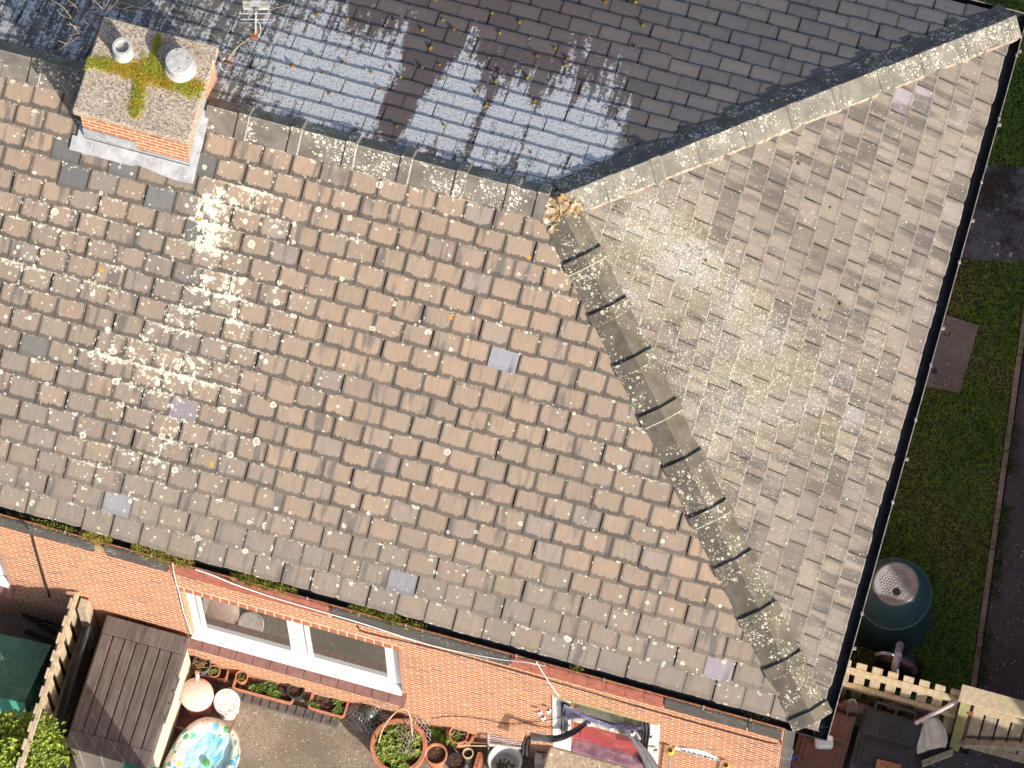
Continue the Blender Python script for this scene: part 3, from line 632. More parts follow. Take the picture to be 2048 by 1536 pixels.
# --- windows
M['soldier'] = None
g = G('soldier_brick'); o = g.obj(); x, y, z = g.sep(o); n = g.noise(o, 20, 4)
fr = g.math('FRACT', g.math('DIVIDE', x, .0795)); mjo = g.ss(g.math('ABSOLUTE', g.sub(fr, .5)), .40, .43)
c = g.mix(n, (.34, .10, .05), (.48, .17, .075)); c = g.mix(mjo, c, (.70, .55, .36)); M['soldier'] = g.out(c, .9, g.bump(g.sub(1.0, mjo), .6, .008))
def window(xa, xb, za, zb, split):
    w = MB(); d0, d1 = YW + .062, YW + .12                              # frame front and back
    w.box((xa, d0, za + .03), (xa + .085, d1, zb)); w.box((xb - .085, d0, za + .03), (xb, d1, zb)); w.box((xa + .085, d0, zb - .07), (xb - .085, d1, zb))
    w.box((xa + .085, d0, za + .03), (xb - .085, d1, za + .12)); w.box((split - .045, d0, za + .12), (split + .045, d1, zb - .07))
    fr = build('window', w, M['white'], house, bevel=.006)
    for a_, b_ in ((xa + .085, split - .045), (split + .045, xb - .085)):
        s_ = MB(); t = .055; z0, z1 = za + .12, zb - .07; y0, y1 = d0 - .018, d0 + .02
        s_.box((a_ + .004, y0, z0 + .004), (a_ + t, y1, z1 - .004)); s_.box((b_ - t, y0, z0 + .004), (b_ - .004, y1, z1 - .004)); s_.box((a_ + t, y0, z0 + .004), (b_ - t, y1, z0 + t + .02)); s_.box((a_ + t, y0, z1 - t), (b_ - t, y1, z1 - .004))
        build('sash', s_, M['white'], fr, bevel=.008)
        p_ = MB(); p_.box((a_ + t, d0 - .012, z0 + t + .02), (b_ - t, d0 - .004, z1 - t)); build('pane', p_, M['glass'], fr)
    s_ = MB(); s_.box((xa + .002, YW - .03, za + .004), (xb - .002, d0 + .0, za + .03)); build('sill_board', s_, M['white'], fr, bevel=.006)
    t_ = MB(); n = round((xb - xa + .09) / .15)
    for k in range(n):
        qa, qb = lerp(xa - .045, xb + .045, k / n), lerp(xa - .045, xb + .045, (k + 1) / n)
        t_.prism([(qa + .002, YW - .001, za), (qa + .002, YW - .105, za - .03), (qa + .002, YW - .105, za - .055), (qa + .002, YW - .001, za - .055)], (qb - qa - .004, 0, 0))
    build('tile_sill', t_, plain('sill_quarry_tile', (.22, .105, .085), .7, .25, 18, .2), fr, bevel=.004)
    l_ = MB(); l_.box((xa - .01, YW - .004, zb), (xb + .01, YW + .10, zb + .155)); build('brick_lintel', l_, M['soldier'], fr)
    pm_ = plain('pale_mortar', (.62, .50, .36), .9, .3, 30)
    m_ = MB(); m_.box((xa - .05, YW - .013, zb + .157), (xb + .04, YW - .001, zb + .172)); build('mortar_line', m_, pm_, fr)
    m_ = MB(); m_.box((xa - .03, YW - .1, za - .066), (xb + .03, YW - .001, za - .058)); build('mortar_line', m_, pm_, fr)
    return fr
window(-2.345, -.44, .98, 2.35, -1.345); window(-6.0, -4.0, .98, 2.35, -5.0)
# --- chimney
chim = MB(); CX0, CX1, CY0, CY1 = -3.895, -2.995, -.445, .33
chim.box((CX0, CY0, 4.3), (CX1, CY1, 5.31))
M['stackbrick'] = M['brick']
stack = build('chimney', chim, M['stackbrick'], house)
mb = MB()
mb.box((-3.94, -.487, 5.31), (-2.955, .372, 5.40)); build('chimney_slab', mb, M['slab'], stack, bevel=.012)
def pot(px_, py_, r, h, nm, flat):
    q = P(px_, py_, 5.40); mb = MB()
    if flat: prof = [(r * 1.22, -.01), (r * 1.16, .035), (r * 1.0, .05), (r * .98, h - .035), (r * 1.04, h - .03), (r * 1.04, h - .012), (r * .98, h), (0, h + .006)]
    else: prof = [(r * 1.12, -.01), (r * 1.08, .03), (r * .95, .045), (r * .93, h - .06), (r * 1.02, h - .05), (r * 1.02, h - .005), (r * .96, h), (r * .70, h), (r * .66, h - .03), (r * .64, h - .045), (0, h - .04)]
    mb.lathe(prof, (q.x, q.y, 5.40), 28)
    if flat:
        for k in range(4): mb.cbox((q.x + r * .72 * math.cos(k * 1.57 + .4), q.y + r * .72 * math.sin(k * 1.57 + .4), 5.40 + h + .004), (.012, .012, .01))
    o_ = build('chimney_pot', mb, M['pot'], stack, smooth=35); return tag(o_, label='capped squat pot with flat round lid' if flat else 'open tall pale pot')
pot(247, 108, .080, .17, 'pot', False); pot(361, 138, .110, .19, 'pot', True)
mb = MB()                                          # lead apron, upstand and side soakers
zf = lambda y: EZ + H + TP * y
nF2 = nF * .026
ap = [Vector((-3.99, -.447, zf(-.447))), Vector((-2.97, -.447, zf(-.447))), Vector((-2.93, -.56, zf(-.56))), Vector((-3.50, -.555, zf(-.555))), Vector((-3.97, -.55, zf(-.55)))]
mb.grid(lambda a, b: Vector((lerp(-4.0, -2.93, a), lerp(-.445, -.555 - .02 * math.sin(a * 9) * (a > .5), b), zf(lerp(-.445, -.555, b)))) + nF * (.032 + .006 * mnoise.noise(Vector((a * 9, b * 3, 1)))), 26, 4)
mb.grid(lambda a, b: Vector((lerp(CX0 - .005, -3.44, a), CY0 - .006 - .004 * mnoise.noise(Vector((a * 7, b * 4, 2))), zf(CY0) + lerp(.02, .235, b))), 10, 3)
mb.grid(lambda a, b: Vector((lerp(-3.44, CX1 + .005, a), CY0 - .006 - .004 * mnoise.noise(Vector((a * 7, b * 4, 4))), zf(CY0) + lerp(.02, .085, b))), 10, 3)
def side(x0, s):
    for k in range(4):
        ya, yb = lerp(CY0, .04, k / 4), lerp(CY0, .04, (k + 1) / 4); zt = zf(yb) + .16
        mb.box((min(x0, x0 + s * .008), ya, zf(ya) - .05), (max(x0, x0 + s * .008), yb + .002, zt))
    mb.grid(lambda a, b: Vector((x0 + s * lerp(.0, .065, a), lerp(CY0 - .02, -.02, b), zf(lerp(CY0 - .02, -.02, b)))) + nF * .034, 3, 8)
side(CX1, 1); side(CX0, -1)
build('flashing', mb, M['lead'], stack, smooth=40)
# --- front door
mb = MB(); mb.box((.905, YW - .012, .62), (1.07, YW + .15, 2.285)); mb.box((1.75, YW - .012, .62), (1.845, YW + .15, 2.26)); mb.box((1.07, YW + .09, 2.17), (1.75, YW + .15, 2.259))
dsur = build('door', mb, M['whitepaint'], house, bevel=.008)
g = G('ribbed_dark_glass'); o = g.obj(); x, y, z = g.sep(o); rib = g.math('SINE', g.mul(x, 420.0))
M['ribglass'] = g.out(g.mix(g.ss(rib, -.4, .6), (.05, .055, .04), (.12, .125, .095)), .25, g.bump(rib, .5, .004))
M['redpaint'] = plain('red_door_paint', (.36, .055, .06), .45, .25, 9, .1, (.46, .13, .12))
M['purplepaint'] = plain('worn_purple_paint', (.22, .12, .16), .7, .45, 14, .5, (.48, .30, .27))
mb = MB(); mb.box((1.07, YW + .10, .66), (1.75, YW + .14, 1.42)); dl = build('door_panel', mb, M['redpaint'], dsur, bevel=.004)
mb = MB(); mb.box((1.13, YW + .085, .80), (1.69, YW + .099, 1.34)); build('raised_panel', mb, M['redpaint'], dsur, bevel=.006)
mb = MB(); mb.box((1.07, YW + .10, 1.47), (1.75, YW + .13, 2.17)); build('glazing', mb, M['ribglass'], dsur)
mb = MB(); mb.box((1.07, YW + .045, 1.421), (1.75, YW + .14, 1.469)); build('mid_rail', mb, plain('flaked_white_paint', (.62, .60, .52), .7, .4, 20, .4, (.25, .2, .13)), dsur, bevel=.005)
mb = MB(); mb.box((1.07, YW - .01, .60), (1.75, YW + .14, .655)); build('threshold', mb, M['purplepaint'], dsur, bevel=.008)
mb = MB(); mb.box((.93, YW + .002, 2.265), (1.83, YW - .016, 2.30)); build('lintel_trim', mb, plain('yellow_grey_mortar', (.45, .36, .17), .9, .35, 30, .6), dsur)
mb = MB(); mb.box((.86, YW - .62, 0), (2.02, YW - .001, .50)); st_ = solo('door_step', mb, ground_mat('step_stone', (.25, .19, .115), (.40, .32, .21), (.6, .55, .45), 60), 'weathered sandstone step below the purple and red door', 'step', (1.4, YW - .3, 0), bevel=.02)
mb = MB(); mb.box((.88, YW - .22, .501), (1.98, YW - .001, .598)); solo('door_sill', mb, ground_mat('sill_stone', (.32, .25, .16), (.5, .41, .29), (.7, .65, .55), 50), 'worn pale stone sill between the step and the painted door', 'sill', (1.4, YW - .1, .5), bevel=.02)
# ------------------------------------------------------------------ moss and weeds on the roof
M['leafy'] = attr_mat('leaf', .55, .25); M['moss'] = attr_mat('moss', .9, .3)
def rc(a, b): return mixc(a, b, R.random())
MOSS = [((.52, .40, .045), (.95, .74, .10)), ((.42, .45, .06), (.88, .85, .14)), ((.20, .13, .02), (.42, .24, .04))]
def tuft(mb, q, n, rad, l, pal, up=Vector((0, 0, 1)), spread=.7):
    for _ in range(n):
        a, r = R.uniform(0, 2 * PI), rad * math.sqrt(R.random())
        mb.col = rc(*pal); mb.blade(Vector(q) + Vector((r * math.cos(a), r * math.sin(a), 0)), up + Vector((R.gauss(0, spread), R.gauss(0, spread), 0)), R.uniform(.004, .008), l * R.uniform(.6, 1.3))
mb = MB(); ZS = 5.398
def stroke(pts, w0, w1, dens, l):
    pp = [P(x / 2.926, y / 2.926, ZS) for x, y in pts]
    for a, b in zip(pp, pp[1:]):
        for _ in range(int((b - a).length * dens)):
            t = R.random(); q = lerp(a, b, t) + Vector((R.gauss(0, 1), R.gauss(0, 1), 0)) * lerp(w0, w1, t) * .52
            if mnoise.noise(q * 22) < -.38 or not (-3.935 < q.x < -2.96 and -.48 < q.y < .365): continue
            k = mnoise.noise(q * 8); tuft(mb, q, 9, .015, l * 1.15, MOSS[0] if k > .05 else MOSS[1], spread=.8)
stroke([(520, 365), (690, 395), (800, 430)], .045, .06, 1500, .026); stroke([(780, 430), (890, 400), (960, 470)], .075, .075, 2000, .032); stroke([(930, 450), (1060, 500), (1170, 530)], .055, .075, 2100, .03)
stroke([(890, 370), (915, 270), (935, 190)], .03, .010, 900, .022); stroke([(830, 470), (810, 560), (790, 665)], .045, .045, 1400, .028)
solo('moss_patch', mb, M['moss'], 'yellow green moss spreading in a cross over the chimney slab', 'moss', P(290, 150, ZS))
def gutter_moss(uva, uvb, h, dens, pal, label, flow=False):
    a, b = W(*uva), W(*uvb); mb = MB(); n = int(abs(b.x - a.x) * dens)
    for _ in range(n):
        t = R.random(); x_ = lerp(a.x, b.x, t); env = math.sin(PI * min(1, max(0, t))) ** .5
        q = Vector((x_, -A - .02 - R.uniform(0, .052) - (.02 if R.random() < .2 else 0), GZ - .02)); mb.col = rc(*pal)
        mb.blade(q, Vector((R.gauss(0, .6), -.15 + R.gauss(0, .6), 1)), R.uniform(.008, .014), h * env * (.75 + .8 * mnoise.noise(Vector((x_ * 9, 1, 2)))) * R.uniform(.5, 1.4))
    solo('moss_clump', mb, M['moss'], label, 'moss', (lerp(a.x, b.x, .5), -A - .05, GZ - .03), 'moss clumps growing in the front gutter')
YG = ((.28, .27, .04), (.75, .64, .14)); GG = ((.13, .16, .02), (.50, .48, .08)); DK = ((.02, .018, .008), (.12, .075, .015))
gutter_moss((0, 1010), (48, 1030), .05, 700, DK, 'small brown moss clump at the left end of the front gutter')
gutter_moss((52, 1030), (150, 1060), .06, 1300, GG, 'low dark green moss clump in the gutter left of the first bushy clump')
gutter_moss((150, 1055), (222, 1085), .10, 1700, YG, 'bushy yellow moss clump in the gutter above the fence')
gutter_moss((255, 1085), (385, 1125), .11, 2000, YG, 'longest yellow green moss clump in the gutter above the window corner')
gutter_moss((452, 1140), (590, 1175), .09, 1700, GG, 'long green moss clump in the gutter above the kitchen window')
gutter_moss((690, 1205), (850, 1250), .08, 1300, GG, 'straggly grassy moss clump in the gutter right of the window')
gutter_moss((1135, 1325), (1165, 1333), .06, 900, GG, 'tiny green moss tuft in the gutter above the door')
gutter_moss((1480, 1420), (1540, 1440), .035, 1300, DK, 'dark moss and debris in the gutter near the house corner')
M['cushion'] = attr_mat('moss_cushion', .95, 0, .6, 240)
def cushion(col):
    mb = MB(); n = 14
    for k in range(5):
        pass
    prof = [(.0, .0)]
    seeds = R.uniform(0, 90)
    def fn(a, b):
        th = a * 2 * PI; ph = b * PI / 2; r = .019 * (1 + .28 * mnoise.noise(Vector((math.cos(th) * 1.6, math.sin(th) * 1.6, seeds + b * 2))))
        mb.col = mixc(col[0], col[1], max(0, min(1, .5 + .9 * mnoise.noise(Vector((math.cos(th) * 3, math.sin(th) * 3, seeds + b * 4))))))
        return Vector((r * math.cos(th) * math.cos(ph), r * math.sin(th) * math.cos(ph), .026 * math.sin(ph) - .004))
    mb.grid(fn, n, 5); return mb
def cushions(pts, fn, label, group, cols, smin, smax, lift):
    protos = []
    for c in cols:
        o_ = solo('moss_cushion', cushion(c), M['cushion'], label, 'moss', (0, 0, 0), group, smooth=60); protos.append(o_)
    for k, (u, v) in enumerate(pts):
        q = fn(u, v) + Vector((0, 0, lift))
        if k < len(protos): o_ = protos[k]
        else: o_ = R.choice(protos).copy(); COL.objects.link(o_)
        s_ = R.uniform(smin, smax); o_.location = q; o_.scale = (s_ * R.uniform(.7, 1.2), s_ * R.uniform(.8, 1.5), s_ * R.uniform(.7, 1.2)); o_.rotation_euler = (-.3 if fn is RS else 0, 0, R.uniform(-.6, .6))
CU = [((.15, .09, .01), (.32, .20, .02)), ((.14, .13, .012), (.31, .27, .025)), ((.10, .055, .01), (.22, .13, .018))]
RM = [(533, 68), (670, 92), (885, 98), (1010, 140), (1103, 95), (1153, 140), (1328, 65), (1453, 105), (1363, 155), (1497, 180), (1068, 5), (568, 148), (705, 165), (1048, 222), (1088, 298), (1010, 312), (868, 310), (1130, 350), (912, 355), (560, 338), (780, 335), (1315, 268), (1363, 330), (1437, 325), (1490, 358), (1345, 372), (1252, 420), (1298, 487), (1522, 465), (1040, 412), (820, 412), (588, 430), (420, 305), (515, 255), (650, 290), (893, 580), (805, 605), (1110, 575), (1195, 708), (1640, 710), (1505, 698), (1912, 575), (1953, 650), (1662, 303), (1705, 360), (1670, 272), (1980, 218), (2015, 120), (1615, 225), (1533, 260), (1843, 12), (1980, 15), (1855, 195)]
cushions([(400 + x / 2.2756, y / 2.2756) for x, y in RM], RS, 'small ochre moss cushion on a dark slate joint of the rear slope', 'moss cushions on the rear slope', CU, .7, 1.2, .014)
EM = [(1380 + x / 6.827, 230 + y / 6.827) for x, y in [(740, 745), (560, 483), (635, 490), (470, 848), (1360, 620), (1475, 670), (1330, 1015), (1905, 1275), (1740, 175)]] + [(1200 + x / 3.84, 400 + y / 3.84) for x, y in [(128, 58), (785, 458), (812, 468), (752, 680), (220, 570), (575, 725), (1687, 848), (1840, 802), (1765, 63), (175, 790), (290, 1030), (840, 1425)]]
cushions(EM, ES, 'tiny brown moss cushion on a pale hip end slate', 'moss cushions on the hip end slope', [CU[0], CU[2]], .45, .85, .010)
# ------------------------------------------------------------------ TV aerial on the chimney
M['alu'] = plain('dull_aluminium', (.52, .50, .46), .45, .15, 20, .05, None, 90, Metallic=.3); M['rust'] = plain('rusty_clamp', (.28, .10, .05), .9, .4, 40, .5)
ae = thing('television_aerial', 'thin metal television aerial on a cranked mast beside the chimney', 'aerial', P(445, 120, 4.9))
mast = bez([P(457, 118, 4.95), P(462, 108, 5.05), P(478, 90, 5.25), P(497, 76, 5.45), P(510, 70, 5.50)], 6)
mb = MB(); mb.tube(mast, .013, 8); mb.tube([P(510, 70, 5.50), P(511, 62, 5.56)], .011, 8); build('mast', mb, plain('mast_tube', (.34, .32, .22), .5, .25, 10), ae, smooth=50)
mb = MB(); q = P(509, 69, 5.50); mb.cbox(q, (.06, .085, .05), .2); mb.cbox(q + Vector((.01, .02, .03)), (.03, .04, .05), .2); build('clamp', mb, M['rust'], ae, bevel=.006)
b0, b1 = P(511, 66, 5.56), P(512, 12, 5.66); mb = MB(); mb.tube([b0, b1], .0085, 6); build('boom', mb, M['alu'], ae)
ax = (P(560, 24, 5.6) - P(500, 24, 5.6)).normalized()
for t, l, r in ((.72, .125, .0045), (.50, .125, .004), (.38, .14, .002)):
    mb = MB(); c_ = lerp(b0, b1, t); mb.tube([c_ - ax * l, c_ + ax * l], r, 5); build('element', mb, M['alu'], ae)
mb = MB(); c_ = lerp(b0, b1, .93); dn_ = (b1 - b0).normalized(); nz_ = Vector((0, 0, 1))
for k in range(6):
    for s_ in (-1, 1):
        o1 = c_ + nz_ * (.012 + k * .016) * s_ + dn_ * k * .004; mb.tube([o1 - ax * .105, o1 + ax * .105], .003, 4)
for s_ in (-1, 0, 1): mb.tube([c_ + ax * s_ * .1 - nz_ * .1, c_ + ax * s_ * .1 + nz_ * .1], .004, 4)
build('reflector', mb, M['alu'], ae)
mb = MB(); mb.lathe([(0, -.02), (.022, -.015), (.024, .01), (0, .02)], lerp(b0, b1, .86) + Vector((0, 0, .02)), 12); build('dipole_box', mb, plain('grey_plastic', (.16, .16, .15), .6), ae, smooth=40)
mb = MB()
for uva, z in (((437, 108), 5.0), ((438, 123), 4.93)): mb.tube([P(*uva, z), P(uva[0] + 30, uva[1] + 6, z)], .007, 5)
mb.tube([P(458, 116, 4.95), P(462, 128, 4.9)], .012, 6); build('wall_bracket', mb, M['rust'], ae)
mb = MB(); mb.tube(bez([P(514, 40, 5.6), P(520, 50, 5.55), P(521, 64, 5.5), P(516, 74, 5.45)], 6), .003, 4); mb.tube(bez([P(450, 115, 4.95), P(440, 128, 4.9), P(446, 140, 4.86), P(458, 144, 4.86)], 6), .004, 4); build('aerial_lead', mb, plain('white_lead', (.6, .62, .62), .5), ae)
mb = MB(); mb.tube(bez([P(514, 60, 5.50), RS(540, 40) + Vector((0, 0, .2)), RS(583, 8) + Vector((0, 0, .02)), RS(600, -30) + Vector((0, 0, .02))], 6), .0022, 4); solo('stay_wire', mb, M['alu'], 'thin stay wire running from the aerial clamp up over the slates', 'wire', P(540, 40, 4.8))
# ------------------------------------------------------------------ bare shrub rooted at the chimney
M['twig'] = plain('bare_twig', (.42, .30, .20), .85, .3, 30)
sh = thing('bare_shrub', 'leafless shrub with pale twigs rooted behind the chimney', 'shrub', P(196, 70, 4.75))
BR = [[(900, 800), (715, 605), (460, 390), (270, 150), (30, 0)], [(905, 880), (710, 930), (590, 710), (490, 550), (390, 460)], [(920, 590), (830, 500), (800, 300), (760, 150), (725, 120)], [(1000, 490), (1030, 280), (1090, 200), (900, 0)], [(1100, 260), (1250, 150), (1360, 50), (1420, -60)], [(1090, 200), (1200, 30), (1230, -60)], [(1210, 230), (1300, 150), (1500, 190), (1740, 230)], [(1350, 50), (1550, 70), (1850, 160), (2060, 180)], [(990, 430), (900, 230), (880, 0)], [(905, 560), (640, 270), (500, 110), (360, 0)], [(430, 380), (260, 320), (140, 200)], [(900, 800), (820, 740), (680, 690), (540, 690), (380, 740)], [(590, 740), (480, 830), (350, 900), (190, 1030)], [(905, 580), (850, 550), (680, 420)], [(710, 930), (620, 1010), (590, 1100)], [(1480, 190), (1680, 130), (1900, 140), (2050, 30)], [(1090, 120), (1110, 0)], [(560, 600), (480, 530), (350, 500)], [(590, 560), (500, 540)], [(500, 110), (400, 110)], [(480, 820), (400, 770)], [(350, 900), (160, 830)]]
mb = MB(); base_q = P(196, 74, 4.78)
for k, br_ in enumerate(BR):
    n = len(br_); z0 = 5.0 if k in (0, 1, 2, 3, 8, 9, 11, 13) else 5.25
    pts = [P(100 + x / 10.24, y / 10.24, z0 + .45 * j / max(1, n - 1) * (1 if k % 2 else .7)) for j, (x, y) in enumerate(br_)]
    if k in (0, 1, 2, 3, 8, 9, 11, 13): pts = [base_q] + pts
    pp = bez(pts, 5); r0 = .0075 if k in (0, 1, 3, 9) else .0045; mb.tube(pp, [lerp(r0, .0018, j / len(pp)) for j in range(len(pp))], 5)
build('stem', mb, M['twig'], sh)
# ------------------------------------------------------------------ cables on the front wall
M['whitecable'] = plain('white_cable', (.72, .70, .64), .5, .1, 20); M['blackcable'] = plain('black_cable', (.018, .017, .016), .5, .2)
def cable(pts, r, mat, label, nm='cable'):
    mb = MB(); mb.tube(bez([W(u, v, d) for u, v, d in pts], 4), r, 6); pp = [W(u, v, d) for u, v, d in pts]; lo = min(pp, key=lambda q: q.z)
    return solo(nm, mb, mat, label, 'cable', lo, 'cables clipped to the front wall', smooth=60)
cable([(345, 1127, .04), (347, 1142, .035), (352, 1165, .015), (358, 1185, .012), (366, 1220, .012), (376, 1250, .012), (382, 1268, .012)], .0055, M['whitecable'], 'white cable running down the brick beside the big window')
cable([(391, 1139, .045), (424, 1150, .045), (468, 1168, .042), (560, 1199, .042), (718, 1245, .042), (860, 1290, .042), (985, 1316, .042), (1050, 1324, .042), (1080, 1330, .042), (1090, 1331, .042)], .0055, M['whitecable'], 'long white cable sagging along the wall under the gutter')
cable([(1073, 1324, .045), (1085, 1345, .04), (1105, 1375, .014), (1118, 1392, .03)], .0052, M['whitecable'], 'short white cable dropping diagonally to the door corner')
cable([(716, 1253, .012), (722, 1262, .012), (760, 1272, .012), (900, 1305, .012), (1100, 1362, .012), (1300, 1420, .012), (1450, 1462, .012), (1553, 1488, .012), (1561, 1478, .012)], .0055, M['blackcable'], 'thin black cable running along the brick above the door')
cable([(46, 1043, .05), (50, 1050, .04), (62, 1064, .015), (70, 1095, .012), (80, 1130, .012), (92, 1170, .02), (99, 1195, .02)], .009, M['blackcable'], 'black cable hanging down the wall above the wooden fence')
cable([(1130, 1432, .03), (1095, 1440, .02), (1020, 1448, .012), (960, 1437, .012), (900, 1432, .02), (862, 1437, .05)], .004, M['blackcable'], 'thin dark wire drooping along the wall between pots and door')
mb = MB(); mb.box((1.06, YW - .02, 1.9), (1.062, YW - .0, 1.9001))
# ------------------------------------------------------------------ plants and pots
M['terra'] = plain('terracotta', (.46, .185, .095), .8, .28, 14, .25, (.52, .30, .20)); M['terra2'] = plain('plastic_terracotta', (.50, .21, .13), .55, .15, 10, .05)
M['greypot'] = plain('grey_plastic_pot', (.13, .14, .155), .5, .2, 10); M['darkpot'] = plain('dark_plastic_pot', (.035, .035, .04), .5, .2, 10); M['tanpot'] = plain('glazed_tan_pot', (.55, .42, .27), .5, .2, 14)
M['compost'] = ground_mat('compost', (.035, .020, .012), (.10, .055, .032), (.32, .20, .12), 120)
LEAF = ((.055, .13, .012), (.22, .34, .04)); LEAF2 = ((.05, .10, .01), (.33, .40, .06))
def leaves(mb, c, rx, ry, h, n, l, pal, flat=.5):
    for _ in range(n):
        a, r = R.uniform(0, 2 * PI), math.sqrt(R.random()); q = Vector(c) + Vector((rx * r * math.cos(a), ry * r * math.sin(a), h * R.random() * (1.05 - r * .6)))
        mb.col = rc(*pal); mb.leaf(q, Vector((R.gauss(0, 1), R.gauss(0, 1), R.uniform(-.1, flat))), l * R.uniform(.5, .8), l * R.uniform(.7, 1.3))
def sprigs(mb, c, rx, ry, h, n, per, l, pal):
    """small rosettes of leaves on short stems"""
    for _ in range(n):
        a, r = R.uniform(0, 2 * PI), math.sqrt(R.random()); q = Vector(c) + Vector((rx * r * math.cos(a), ry * r * math.sin(a), h * R.uniform(.3, 1) * (1.1 - .5 * r))); k0 = R.uniform(0, 6); col = rc(*pal)
        for k in range(per):
            t = k0 + k * 2 * PI / per + R.gauss(0, .2); mb.col = mixc(col, pal[R.randrange(2)], R.uniform(0, .35)); mb.leaf(q, Vector((math.cos(t), math.sin(t), R.uniform(.05, .6))), l * .62, l * R.uniform(.8, 1.2))
def round_pot(name, uv, z, r, h, mat, label, cat='pot', plant=None, soil=True, taper=.72, rim=.12, group=None, z0=0.0):
    q = P(uv[0], uv[1], z0 + h); t = thing(name, label, cat, (q.x, q.y, z0), group); mb = MB()
    mb.lathe([(r * taper, 0), (r * .93, h * .78), (r * 1.0, h * .80), (r * 1.03, h * .98), (r * 1.0, h), (r * (1 - rim), h), (r * (.93 - rim), h * .80), (r * .55, h * .72), (0, h * .72)] if not soil else [(r * taper, 0), (r * .93, h * .78), (r * 1.0, h * .80), (r * 1.03, h * .98), (r * 1.0, h), (r * (1 - rim), h), (r * (.93 - rim), h * .80)], (q.x, q.y, z0), 36)
    if soil: mb.f = mb.f[:-1] if len(mb.f[-1]) > 4 else mb.f
    build('pot_body', mb, mat, t, smooth=35)
    if soil:
        mb = MB(); rs = r * (.95 - rim); sd_ = R.uniform(0, 50)
        mb.grid(lambda a, b: Vector((q.x + rs * b * math.cos(a * 2 * PI), q.y + rs * b * math.sin(a * 2 * PI), z0 + h * .84 + .012 * mnoise.noise(Vector((b * math.cos(a * 2 * PI) * 4, b * math.sin(a * 2 * PI) * 4, sd_))))), 24, 5); build('soil', mb, M['compost'], t)
    if plant:
        mb = MB(); plant(mb, Vector((q.x, q.y, z0 + h * .84)), r * (1 - rim)); build('plant', mb, M['leafy'], t)
    return t
def trough_pot(name, cs, h, mat, label, plants, wall=.018, zb=.0, soil_z=.72):
    """rectangular planter through three rim corners (photo points): origin, along, across"""
    o_, a_, c_ = [P(u, v, h + zb) for u, v in cs]; ex, ey = a_ - o_, c_ - o_; ex.z = ey.z = 0
    lx, ly = ex.length, ey.length; ex.normalize(); ey = (ey - ex * ey.dot(ex)).normalized(); ctr = o_ + ex * lx / 2 + ey * ly / 2
    t = thing(name, label, 'planter', (ctr.x, ctr.y, zb)); mb = MB()
    def ring(k, z, rnd): 
        pts = []; hx, hy = lx / 2 * 1.0 - k, ly / 2 - k; rr = min(rnd, hx * .9, hy * .9)
        for cx_, cy_, a0 in ((hx - rr, hy - rr, 0), (-hx + rr, hy - rr, 90), (-hx + rr, -hy + rr, 180), (hx - rr, -hy + rr, 270)):
            for j in range(5):
                an_ = math.radians(a0 + j * 22.5); pts.append(mb.p(Vector((ctr.x, ctr.y, zb + z)) + ex * (cx_ + rr * math.cos(an_)) + ey * (cy_ + rr * math.sin(an_))))
        return pts
    flip = ex.cross(ey).z < 0
    rings = [ring(.022, 0, .03), ring(.008, h * .86, .03), ring(0, h * .88, .03), ring(0, h, .03), ring(wall, h, .022), ring(wall + .004, h * .6, .02)]
    for r0, r1 in zip(rings, rings[1:]):
        for j in range(len(r0)): f = [r0[j], r0[(j + 1) % len(r0)], r1[(j + 1) % len(r0)], r1[j]]; mb.f.append(f[::-1] if flip else f)
    mb.f.append(rings[0] if flip else rings[0][::-1]); build('tray', mb, mat, t, smooth=30)
    mb = MB(); sd_ = R.uniform(0, 50)
    mb.grid(lambda a, b: ctr + ex * (a - .5) * (lx - 2 * wall - .006) + ey * (b - .5) * (ly - 2 * wall - .006) + Vector((0, 0, -h + h * soil_z + .022 * mnoise.noise(Vector((a * lx * 22, b * ly * 22, sd_))))), 40, 14); build('soil', mb, M['compost'], t)
    if plants:
        for fx, fy, rad, n in plants:
            mb = MB(); sprigs(mb, ctr + ex * (fx - .5) * lx + ey * (fy - .5) * ly + Vector((0, 0, -h + h * soil_z)), rad, rad, .05, n, 5, .038, LEAF); build('plant', mb, M['leafy'], t)
    return t
mb = MB()
for k in range(14):
    xa = lerp(-2.12, -1.0, k / 14); mb.box((xa + .004, YW - .215, 0), (xa + .076, YW - .125, .055))
tag(build('brick_edging', mb, plain('dark_engineering_brick', (.12, .10, .09), .8, .35, 20, .4), None, loc=(-1.55, YW - .17, 0), bevel=.004), 'low edging of dark bricks under the planters by the window', 'edging')
HB = .16
trough_pot('planter', ((389, 1312), (462, 1328), (382, 1347)), HB, M['terra2'], 'short terracotta planter holding a grey and a small pot beside the storage box', [])
trough_pot('planter', ((474, 1340), (596, 1372), (466, 1378)), HB, M['terra2'], 'long terracotta planter with leafy strawberry plants under the window', [(.42, .5, .035, 9), (.58, .4, .05, 10), (.66, .62, .04, 8), (.3, .6, .03, 3)])
trough_pot('planter', ((626, 1378), (700, 1399), (613, 1416)), HB, M['terra2'], 'terracotta trough with a few green sprouts at the end of the planter row', [(.15, .78, .045, 8), (.72, .25, .03, 5), (.8, .55, .025, 4), (.78, .85, .04, 7)])
dead = lambda mb, c, r: [mb.tube(bez([c + Vector((R.gauss(0, r * .4), R.gauss(0, r * .4), 0)), c + Vector((R.gauss(0, r * .5), R.gauss(0, r * .5), .05)), c + Vector((R.gauss(0, r * .7), R.gauss(0, r * .7), .04))], 4), .003, 4) for _ in [setattr(mb, 'col', (.34, .22, .09)) for _ in range(14)]]
round_pot('flower_pot', (403, 1328), 0, .082, .20, M['greypot'], 'grey plastic pot with withered stems in the left planter', plant=dead, z0=.10)
